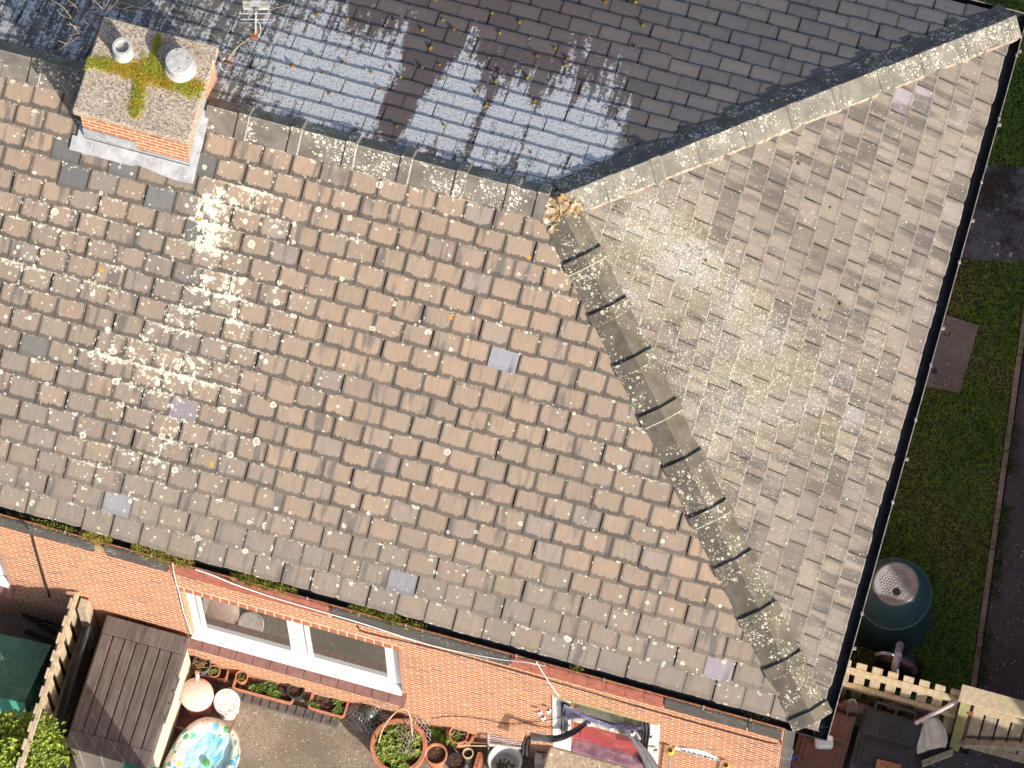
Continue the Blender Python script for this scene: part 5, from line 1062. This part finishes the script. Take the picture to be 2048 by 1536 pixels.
balls = [((1079, 1425), .05, 'left upper glass ball light hanging left of the door'), ((1097, 1422), .05, 'glass ball light hanging nearest the left white jamb'), ((1086, 1436), .05, 'lowest of three glass ball lights left of the door'), ((1179, 1448), .10, 'glass ball light at the left under the purple pelmet'), ((1222, 1457), .10, 'middle glass ball light under the purple pelmet'), ((1265, 1467), .10, 'glass ball light at the right under the purple pelmet'), ((1302, 1476), .05, 'clear glass ball light on the right white jamb'), ((1312, 1502), .05, 'lower clear glass ball light beside the right white jamb')]
b0_ = None
for (u, v), dy, lab in balls:
    q = W(u, v, dy)
    if b0_ is None:
        b0_ = thing('ball_light', lab, 'light', (0, 0, 0), 'glass ball lights around the front door'); mb = MB(); mb.lathe([(0, -.024), (.012, -.021), (.022, -.010), (.025, 0), (.022, .011), (.012, .021), (0, .024)], (0, 0, 0), 16); build('globe', mb, M['ball'], b0_, smooth=60)
        mb = MB(); mb.lathe([(.009, .02), (.009, .036), (0, .038)], (0, 0, 0), 8); mb.tube([(0, 0, .036), (.01, .01, .075)], .0018, 4); build('cap', mb, M['black'], b0_); b0_.location = q
    else: dup(b0_, q, lab)
# house sign
sgn = thing('garden_sign', 'white arched wooden plaque reading GARDEN on the brick wall', 'sign', W(1395, 1518, .01)); SX0, SX1 = 1.985, 2.385; SB, ST = 1.655, 1.745
poly = [(SX0, YW - .003, SB), (SX1, YW - .003, SB)] + [(lerp(SX1, SX0, k / 14), YW - .003, ST - .02 + .10 * math.sin(PI * k / 14) ** 1.4) for k in range(15)]
mb = MB(); mb.prism(poly, (0, -.014, 0)); build('plaque', mb, M['white'], sgn, bevel=.002)
tc = bpy.data.curves.new('lettering', 'FONT'); tc.body = 'GARDEN'; tc.size = .068; tc.align_x = 'CENTER'; tc.align_y = 'BOTTOM'; tc.extrude = .0015; tc.space_character = 1.12; tc.offset = .0012
to_ = bpy.data.objects.new('lettering', tc); COL.objects.link(to_); lm_ = bpy.data.meshes.new_from_object(to_.evaluated_get(bpy.context.evaluated_depsgraph_get())); bpy.data.objects.remove(to_); to = bpy.data.objects.new('lettering', lm_); COL.objects.link(to); lm_.materials.clear(); to.data.materials.append(plain('black_lettering', (.012, .02, .012), .6)); to.parent = sgn; to.rotation_euler = (PI / 2, 0, 0); to.location = Vector(((SX0 + SX1) / 2, YW - .0185, SB + .012)) - sgn.location
# bee-like solar lanterns on stakes
def lantern(u, v, lab):
    q = W(u, v, .065); t = thing('stake_lantern', lab, 'lantern', (q.x, q.y - .03, 0), 'yellow stake lanterns below the garden sign'); mb = MB()
    mb.lathe([(0, -.035), (.02, -.03), (.034, -.01), (.036, .004), (.028, .02), (.014, .028), (0, .03)], q, 20); build('globe', mb, plain('yellow_lantern', (.70, .42, .03), .4, .15), t, smooth=60)
    mb = MB(); mb.lathe([(.018, .026), (.017, .04), (.008, .055), (0, .056)], q, 12); mb.tube([q + Vector((-.01, 0, .05)), q + Vector((-.03, .0, .075))], .0025, 4); build('cap', mb, M['black'], t, smooth=50)
    mb = MB(); mb.tube([q + Vector((0, 0, -.033)), Vector((q.x - .0, q.y - .03, 0))], .010, 8); build('stake', mb, plain('grey_stake', (.36, .30, .26), .6), t)
lantern(1341, 1503, 'yellow lantern on a stake left of the garden sign'); lantern(1452, 1533, 'yellow lantern on a stake right of the garden sign')
# ------------------------------------------------------------------ bins at the house corner
M['brownbin'] = plain('brown_bin_plastic', (.115, .052, .038), .5, .2, 6, .1, (.15, .085, .07)); M['blackbin'] = plain('black_bin_plastic', (.030, .032, .037), .5, .25, 6, .08)
def wheelie(label, mat, x0, x1, y0, y1, h, bar=True):
    t = thing('wheeled_bin', label, 'bin', ((x0 + x1) / 2, (y0 + y1) / 2, 0)); k = .05; mb = MB()
    lo = [(x0 + k, y0 + k, .06), (x1 - k, y0 + k, .06), (x1 - k, y1 - k * 1.6, .06), (x0 + k, y1 - k * 1.6, .06)]; hi = [(x0 + .015, y0 + .015, h - .05), (x1 - .015, y0 + .015, h - .05), (x1 - .015, y1 - .06, h - .05), (x0 + .015, y1 - .06, h - .05)]
    a = [mb.p(q) for q in lo]; b = [mb.p(q) for q in hi]; mb.f.append(a[::-1]); mb.f.append(b)
    for j in range(4): mb.f.append([a[j], a[(j + 1) % 4], b[(j + 1) % 4], b[j]])
    build('body', mb, mat, t, bevel=.02, seg=3)
    mb = MB(); mb.box((x0 + .005, y0, h - .05), (x1 - .005, y1 - .07, h - .012)); l_ = build('lid', mb, mat, t, bevel=.017, seg=3)
    mb = MB(); ym = lerp(y0, y1, .46)
    mb.box((x0 + .05, y0 + .04, h - .011), (x1 - .05, ym - .02, h + .004)); mb.box((x0 + .03, ym + .02, h - .011), (x1 - .03, y1 - .10, h + .016)); mb.box((x0 + .09, y0 + .07, h + .0045), (x1 - .09, ym - .05, h + .011)); mb.box(((x0 + x1) / 2 - .085, ym + .06, h + .0165), ((x0 + x1) / 2 + .085, y1 - .13, h + .026))
    build('lid_panels', mb, mat, l_, bevel=.006, seg=2)
    if bar:
        mb = MB(); mb.tube([(x0 + .09, y1 - .015, h - .0), (x1 - .09, y1 - .015, h - .0)], .016, 10); build('handle', mb, mat, t, smooth=50)
        mb = MB()
        for x_ in (x0 + .085, (x0 + x1) / 2, x1 - .10): mb.box((x_, y1 - .12, h - .035), (x_ + .022, y1 - .01, h + .004))
        build('handle_bracket', mb, mat, t, bevel=.004)
    for s_ in (x0 + .03, x1 - .07):
        mb = MB(); mb.tube([(s_, y1 - .1, .1), (s_ + .04, y1 - .1, .1)], .1, 20); build('wheel', mb, M['black'], t, smooth=40)
    return t
wheelie('brown wheeled bin with a milk bottle on its lid beside the house corner', M['brownbin'], 2.93, 3.385, -2.99, -2.33, .82)
wheelie('black wheeled bin with a brick on its lid beside the brown bin', M['blackbin'], 3.42, 3.955, -2.86, -2.22, .83)
q = P(1648, 1484, .90); mb = MB(); mb.cbox((q.x, q.y, .834 + .055), (.165, .115, .10), .28); jug = thing('milk_jug', 'translucent plastic milk jug lying on the brown bin lid', 'jug', (q.x, q.y, .838)); build('body', mb, plain('milky_plastic', (.50, .52, .56), .4, .08), jug, bevel=.035, seg=4, smooth=60)
mb = MB(); mb.lathe([(.022, .0), (.022, .02), (0, .022)], (q.x + .045, q.y + .035, .937), 16); build('cap', mb, M['white'], jug); mb = MB(); mb.cbox((q.x - .02, q.y + .005, .938), (.07, .02, .014), .28); build('handle', mb, plain('milky_plastic_dark', (.48, .5, .54), .4), jug, bevel=.006)
q = P(1776, 1535, .90); mb = MB(); mb.cbox((q.x, q.y, .843 + .034), (.215, .103, .065), .03); solo('brick', mb, plain('rough_red_brick', (.34, .15, .09), .9, .35, 40, .8, (.40, .25, .16)), 'rough red brick lying on the black bin lid', 'brick', (q.x, q.y, .843), bevel=.006)
q = P(1612, 1540, .8); mb = MB(); mb.lathe([(.13, -.7), (.16, 0), (.17, .0), (.17, .02), (.15, .02), (.14, -.1), (0, -.1)], q, 32, 1.0, .8); solo('blue_tub', mb, plain('blue_plastic', (.02, .07, .55), .4, .1), 'bright blue plastic tub in front of the brown bin', 'tub', (q.x, q.y, .1), smooth=40)
mb = MB(); mb.cbox((q.x, q.y, .05), (.3, .26, .1)); solo('concrete_block', mb, M['slab'], 'concrete block under the blue tub', 'block', (q.x, q.y, 0), bevel=.01)
# picket fence panel and gate
FY = -2.13
fr_ = thing('picket_fence', 'pale new picket fence panel with two rails behind the wheeled bins', 'fence', (3.68, FY, 0))
for z_ in (.80, 1.28):
    mb = MB(); mb.box((3.10, FY - .045, z_ - .045), (4.20, FY - .003, z_ + .04)); build('rail', mb, M['woodnew'], fr_, bevel=.004)
for k in range(8):
    xa = 3.135 + k * .139; mb = MB(); mb.box((xa, FY, .06), (xa + .092, FY + .022, 1.44 + R.uniform(-.01, .01))); build('picket', mb, M['woodnew'] if k % 2 else M['wood'], fr_, bevel=.005)
gt = thing('garden_gate', 'pale boarded timber gate with a capped top and diagonal brace', 'gate', (4.6, -2.2, 0)); GY = -2.20
g0 = W(1915, 1380)  # (for reference of the gate line)
mb = MB(); mb.box((4.215, GY - .05, 0), (4.305, GY + .05, 1.66)); build('post', mb, M['woodpost'], gt, bevel=.006)
mb = MB(); mb.box((4.19, GY - .075, 1.665), (6.2, GY + .075, 1.70)); build('cap_rail', mb, M['woodnew'], gt, bevel=.005)
mb = MB(); mb.box((4.335, GY - .045, 1.36), (6.2, GY - .002, 1.46)); build('rail', mb, M['woodnew'], gt, bevel=.004)
mb = MB(); mb.box((4.335, GY - .045, .18), (6.2, GY - .002, .27)); build('rail', mb, M['wood'], gt, bevel=.004)
for k in range(12):
    xa = 4.335 + k * .118; mb = MB(); mb.box((xa, GY, .1), (xa + .10, GY + .022, 1.60)); build('board', mb, M['woodgrey'] if k % 3 == 1 else M['woodnew'], gt, bevel=.004)
p0, p1 = Vector((4.34, GY - .05, .32)), Vector((5.5, GY - .05, 1.32)); d_ = p1 - p0; mb = MB(); mb.obox(p0, d_, Vector((0, -.045, 0)), Vector((-.05, 0, .075))); build('brace', mb, M['wood'], gt, bevel=.004)
mb = MB(); mb.box((4.30, GY - .06, 1.28), (4.345, GY - .046, 1.36)); build('latch', mb, M['rust'], gt)
# snow shovel, sacks and box behind the bins
q0, q1 = P(1912, 1404, 1.3), P(1832, 1446, .95); mb = MB(); sv = thing('snow_shovel', 'grey plastic snow shovel with a long white shaft leaning on the fence', 'shovel', P(1858, 1470, .55))
mb.tube([q0 + (q0 - q1) * .25, q1], .019, 10); build('shaft', mb, plain('white_shaft', (.60, .54, .54), .45, .12), sv, smooth=50)
cn = [P(1838, 1446, .78), P(1882, 1436, .78), P(1893, 1475, .62), P(1878, 1502, .55), P(1834, 1506, .55)]
mb = MB(); tl_, tr2, br2, bl2 = P(1832, 1447, .80), P(1878, 1436, .80), P(1892, 1494, .56), P(1834, 1508, .56)
mb.grid(lambda a, b: lerp(lerp(tl_, tr2, a), lerp(bl2, br2, a), b) + Vector((.045 * math.sin(b * PI) * (a > .55) * (a - .55) * 2, 0, .05 * math.sin(a * PI) + .016 * math.cos(a * 16) * (1 - b * .6))), 28, 12); mb.grid(lambda a, b: lerp(lerp(tl_, tr2, a), lerp(bl2, br2, a), b) + Vector((.045 * math.sin(b * PI) * (a > .55) * (a - .55) * 2, 0, .05 * math.sin(a * PI) + .016 * math.cos(a * 16) * (1 - b * .6) - .012)), 28, 12); build('blade', mb, plain('grey_shovel_plastic', (.52, .48, .42), .5, .2, 14, .1), sv, smooth=60)
def sack(name, uv, z, sx, sy, sz, mat, label, cat, seed, ang=0.0):
    q = P(uv[0], uv[1], z); mb = MB()
    def fn(a, b):
        th, ph = a * 2 * PI, (b - .5) * PI; k = 1 + .16 * mnoise.noise(Vector((math.cos(th) * 2, math.sin(th) * 2, seed + b * 3)))
        v = Vector((sx * math.copysign(abs(math.cos(th)) ** .6, math.cos(th)) * math.cos(ph) ** .5 * k, sy * math.copysign(abs(math.sin(th)) ** .6, math.sin(th)) * math.cos(ph) ** .5 * k, sz * math.sin(ph)))
        return Vector((q.x, q.y, z - sz)) + Matrix.Rotation(ang, 3, 'Z') @ v
    mb.grid(fn, 32, 14); return solo(name, mb, mat, label, cat, (q.x, q.y, z - 2 * sz), smooth=70)
sack('rubble_sack', (1722, 1414), .55, .20, .07, .27, plain('grey_sack', (.36, .31, .30), .7, .25, 9, .3), 'grey plastic sack slumped between the picket fence and brown bin', 'sack', 3, -.05)
q = P(1792, 1413, .62); mb = MB(); mb.cbox((q.x, q.y, .31), (.15, .07, .62), .12); solo('cardboard_box', mb, plain('cardboard', (.30, .19, .13), .9, .15), 'flattened brown cardboard box wedged behind the black bin', 'box', (q.x, q.y, 0), bevel=.003)
q = P(1850, 1428, .5); mb = MB(); mb.cbox((q.x - .02, q.y, .25), (.14, .06, .50), -.2); solo('cardboard_box', mb, plain('dark_cardboard', (.17, .09, .065), .9, .2), 'dark brown cardboard piece under the shovel shaft', 'box', (q.x, q.y, 0), bevel=.003)
q = P(1703, 1418, .9); mb = MB(); mb.tube(bez([q + Vector((-.05, 0, -.08)), q + Vector((-.04, .06, .02)), q + Vector((.01, .07, .04)), q + Vector((.05, 0, -.05))], 6), .011, 8); mb.cbox((q.x, q.y + .02, q.z - .06), (.10, .05, .12), .4); solo('watering_can', mb, plain('olive_grey_plastic', (.10, .09, .075), .6), 'small dark handled can standing behind the brown bin', 'can', (q.x, q.y, q.z - .12), smooth=50)
mb = MB(); a_, b_ = P(1842, 1524, .03), P(1905, 1500, .03); mb.obox(a_, b_ - a_, Vector((.02, -.05, 0)), Vector((0, 0, .06))); solo('timber_edging', mb, M['woodgrey'], 'weathered timber edging lying on the ground in front of the gate', 'timber', a_, bevel=.005)
# ------------------------------------------------------------------ compost bin and things behind the fence
cx_, cy_ = 3.408, -1.205
M['compostgreen'] = plain('dark_green_plastic', (.036, .098, .118), .5, .12, 6, .05, (.05, .115, .13)); M['insert'] = plain('grey_lid_plastic', (.25, .245, .24), .5, .25, 12, .1)
cb = thing('compost_bin', 'dark green plastic compost bin with a round dimpled grey lid', 'compost bin', (cx_, cy_, 0))
mb = MB(); mb.lathe([(.37, 0), (.365, .05), (.335, .52), (.322, .64), (.332, .645), (.332, .665), (.318, .672), (.312, .685), (.25, .83), (.212, .955), (.208, .965), (.20, .965), (.196, .95), (0, .95)], (cx_, cy_, 0), 64); build('body', mb, M['compostgreen'], cb, smooth=28)
mb = MB(); zL = .952; mb.lathe([(.197, .0), (.195, .022), (.180, .026), (.160, .016), (0, .016)], (cx_, cy_, zL), 48); ins_ = build('lid', mb, M['insert'], cb, smooth=30)
for r_ in range(-5, 6):
    for c_ in range(-5, 6):
        x_, y_ = (c_ + .5 * (r_ % 2)) * .027, r_ * .0245
        if x_ * x_ + y_ * y_ > .135 ** 2 or math.hypot(x_ - .022, y_ + .066) < .045: continue
        mb = MB() if (r_, c_) == (None, None) else mb
mb = MB()
for r_ in range(-5, 6):
    for c_ in range(-5, 6):
        x_, y_ = (c_ + .5 * (r_ % 2)) * .027, r_ * .0245
        if x_ * x_ + y_ * y_ > .135 ** 2 or math.hypot(x_ - .022, y_ + .066) < .045: continue
        mb.lathe([(.0105, .0), (.009, .005), (.004, .0075), (0, .008)], (cx_ + x_, cy_ + y_, zL + .0155), 8)
tag(build('dimple', mb, M['insert'], ins_, smooth=50), kind='stuff')
mb = MB(); mb.lathe([(.034, 0), (.034, .004), (0, .0045)], (cx_ + .022, cy_ - .066, zL + .0165), 24); build('hole', mb, plain('hole_black', (.002, .002, .002), .9), ins_)
M['foil'] = plain('silver_foil', (.45, .48, .58), .35, .25, 40, .8, None, 60, Metallic=.5)
mb = MB(); mb.tube(bez([P(1790, 1345, .95), P(1792, 1325, 1.08), P(1796, 1308, 1.05), P(1800, 1290, .85)], 6), [.035] * 19, 12); solo('foil_duct', mb, M['foil'], 'crinkled silver foil duct hanging over the picket fence', 'duct', P(1800, 1290, .7), smooth=40)
mb = MB(); mb.tube(bez([P(1752, 1309, .75), P(1765, 1306, .85), P(1785, 1310, .85), P(1795, 1318, .8)], 6), .016, 8); solo('foil_strip', mb, M['foil'], 'twisted strip of silver foil behind the picket fence', 'foil', P(1765, 1308, .7), smooth=40)
mb = MB(); mb.tube(bez([P(1800, 1318, .8), P(1815, 1326, .78), P(1828, 1335, .7), P(1829, 1345, .6)], 6), .026, 10); solo('pipe', mb, plain('brown_pipe', (.17, .10, .10), .5), 'dull brown pipe bending down behind the picket fence', 'pipe', P(1828, 1340, .5), smooth=50)
sack('carrier_bag', (1783, 1318), .55, .05, .04, .08, plain('red_plastic', (.42, .015, .02), .45), 'small red plastic bag beside the foil duct behind the fence', 'bag', 8)
sack('bin_bag', (1800, 1318), .62, .22, .10, .30, plain('black_bag', (.010, .010, .013), .3, .3, 14, .5), 'black plastic refuse bag heaped behind the picket fence', 'bag', 12)
q = P(1703, 1305, .8); mb = MB(); mb.box((2.97, -1.98, 0), (3.13, -1.955, 1.05)); solo('plywood_offcut', mb, plain('grey_board', (.20, .17, .16), .8), 'grey board offcut standing between gutter and fence', 'board', (3.05, -1.97, 0), bevel=.004)
# ------------------------------------------------------------------ lawn side: kerb, manhole slab, tarmac patch, grass
M['kerb'] = ground_mat('kerb_concrete', (.22, .17, .13), (.34, .27, .21), (.5, .45, .4), 60)
kb = thing('path_edging', 'narrow concrete edging between the lawn and the dark path', 'edging', (kx(1) + .03, 1, 0)); mb = MB(); y_ = -2.2
while y_ < 8.5:
    mb.obox(Vector((kx(y_) + .005, y_, -.05)), Vector((.05, 0, 0)), Vector((kx(y_ + .91) - kx(y_), .905, 0)), Vector((0, 0, .078))); y_ += .915
build('kerb_line', mb, M['kerb'], kb, bevel=.005)
M['manhole'] = ground_mat('manhole_concrete', (.185, .168, .148), (.28, .255, .225), (.4, .36, .3), 80)
mh = thing('inspection_cover', 'square concrete inspection cover set in the grass beside the house', 'cover', (3.29, 1.3, 0)); c4 = [P(1873, 624, .02), P(1958, 651, .02), P(1919, 786, .02), P(1838, 769, .02)]
mb = MB(); mb.prism([Vector((q.x, q.y, -.03)) for q in c4], (0, 0, .055)); build('frame', mb, M['kerb'], mh, bevel=.004)
cc_ = sum(c4, Vector()) / 4; mb = MB(); ins4 = [cc_ + (q - cc_) * .90 for q in c4]; mb.prism([Vector((q.x, q.y, .02)) for q in ins4], (0, 0, .016)); build('slab', mb, M['manhole'], mh, bevel=.006)
for fx_, fy_ in ((.34, .22), (.26, .82)):
    q = lerp(lerp(ins4[0], ins4[1], fx_), lerp(ins4[3], ins4[2], fx_), fy_); mb = MB(); mb.lathe([(.028, 0), (.028, .003), (0, .003)], (q.x, q.y, .0365), 14); build('lifting_eye', mb, M['darkgap'], mh)
PATCH = [P(1925, 345, 0), P(1985, 328, 0), P(2070, 340, 0), P(2100, 520, 0), P(2015, 525, 0), P(1955, 520, 0), P(1880, 508, 0), P(1880, 400, 0)]
sheet('tarmac_patch', [(q.x, q.y) for q in PATCH], .006, M['patch'])
def in_poly(x, y, poly):
    c = False; j = len(poly) - 1
    for i in range(len(poly)):
        xi, yi, xj_, yj = poly[i][0], poly[i][1], poly[j][0], poly[j][1]
        if (yi > y) != (yj > y) and x < (xj_ - xi) * (y - yi) / (yj - yi) + xi: c = not c
        j = i
    return c
PP = [(q.x, q.y) for q in PATCH]; MH = [(q.x, q.y) for q in c4]
mb = MB(); M['grass'] = attr_mat('grass_blade', .7, .2)
def sow(n, x0, x1, y0, y1, l0, keep=lambda x, y: True, dry=.5):
    for _ in range(n):
        x_, y_ = R.uniform(x0, x1), R.uniform(y0, y1)
        if not keep(x_, y_): continue
        dn_ = mnoise.noise(Vector((x_ * 1.7, y_ * 1.7, 3))) + .45 * mnoise.noise(Vector((x_ * 6, y_ * 6, 8))); 
        mb.col = mixc(rc((.12, .29, .03), (.33, .62, .07)), rc((.50, .42, .12), (.75, .60, .20)), max(0, min(1, (dn_ - .0) * 2.4)) * dry + .05)
        mb.blade((x_, y_, 0), Vector((R.gauss(0, .75), R.gauss(0, .75), 1)), R.uniform(.005, .010), l0 * R.uniform(.5, 1.3) * (1 - .5 * max(0, min(1, (dn_ - .1) * 2))))
lawn_ok = lambda x, y: x < kx(y) and not in_poly(x, y, MH) and (not in_poly(x, y, PP) or R.random() < .02)
sow(95000, 2.95, 4.35, -2.2, 6.3, .050, lawn_ok); sow(15000, 1.4, 3.6, 4.2, 6.3, .05, lawn_ok, .3)
tag(build('grass', mb, M['grass'], None, loc=(3.5, 1, 0)), kind='stuff', label='short shaded grass of the side lawn')
mb = MB()
for _ in range(1500):
    y_ = R.uniform(-2.1, 4.5); k = mnoise.noise(Vector((y_ * 1.3, 5, 5)))
    if k < -.05: continue
    x_ = kx(y_) + R.gauss(.075, .035); mb.col = rc((.03, .07, .01), (.09, .17, .025)); mb.leaf((x_, y_, .01), Vector((R.gauss(0, 1), R.gauss(0, 1), R.uniform(.1, .9))), R.uniform(.010, .022), R.uniform(.03, .07))
tag(build('edge_weeds', mb, M['leafy'], None, loc=(kx(1), 1, 0)), kind='stuff', label='weeds along the path edging')
mb = MB()
for (u, v) in ((1985, 880), (1975, 870), (1930, 1110), (1870, 1120), (1965, 850), (2005, 800), (1990, 790), (1870, 1150), (1950, 800), (1905, 870), (2020, 560), (1990, 530), (1960, 540), (2035, 600), (1975, 1050), (1940, 900), (1890, 960)):
    q = P(u, v, .01); 
    for k in range(11): t_ = k * 2.4; mb.col = rc((.05, .11, .015), (.12, .22, .03)); mb.leaf(q + Vector((R.gauss(0, .012), R.gauss(0, .012), 0)), Vector((math.cos(t_), math.sin(t_), .25)), R.uniform(.012, .02), R.uniform(.04, .09))
tag(build('lawn_weeds', mb, M['leafy'], None, loc=(3.5, .6, 0)), kind='stuff', label='broad leaved weeds scattered in the lawn')
# unseen brick blocks added to shade the lawn and path, sun passing between them
def shade_block(name, label, x0, x1, y0, y1, eave, ridge, along='Y'):
    t = thing(name, label, 'house' if eave > 2.6 else 'shed', ((x0 + x1) / 2, (y0 + y1) / 2, 0)); mb = MB(); mb.box((x0, y0, 0), (x1, y1, eave)); build('wall', mb, M['brick'], t)
    mb = MB(); xm = (x0 + x1) / 2; o_ = .06
    mb.prism([(x0 - o_, y0 - o_, eave), (xm, y0 - o_, ridge), (x1 + o_, y0 - o_, eave)], (0, y1 - y0 + 2 * o_, 0)); build('roof', mb, plain('shade_block_roof', (.10, .09, .085), .9), t)
    return t
shade_block('shade_block_east', 'added unseen brick block east of the lawn to shade it', 8.2, 15.2, -5.05, 8.5, 4.9, 6.6)
shade_block('shade_block_south', 'added unseen brick block southeast of the house to cast shade', 8.2, 12.2, -8.2, -7.15, 5.0, 5.6)
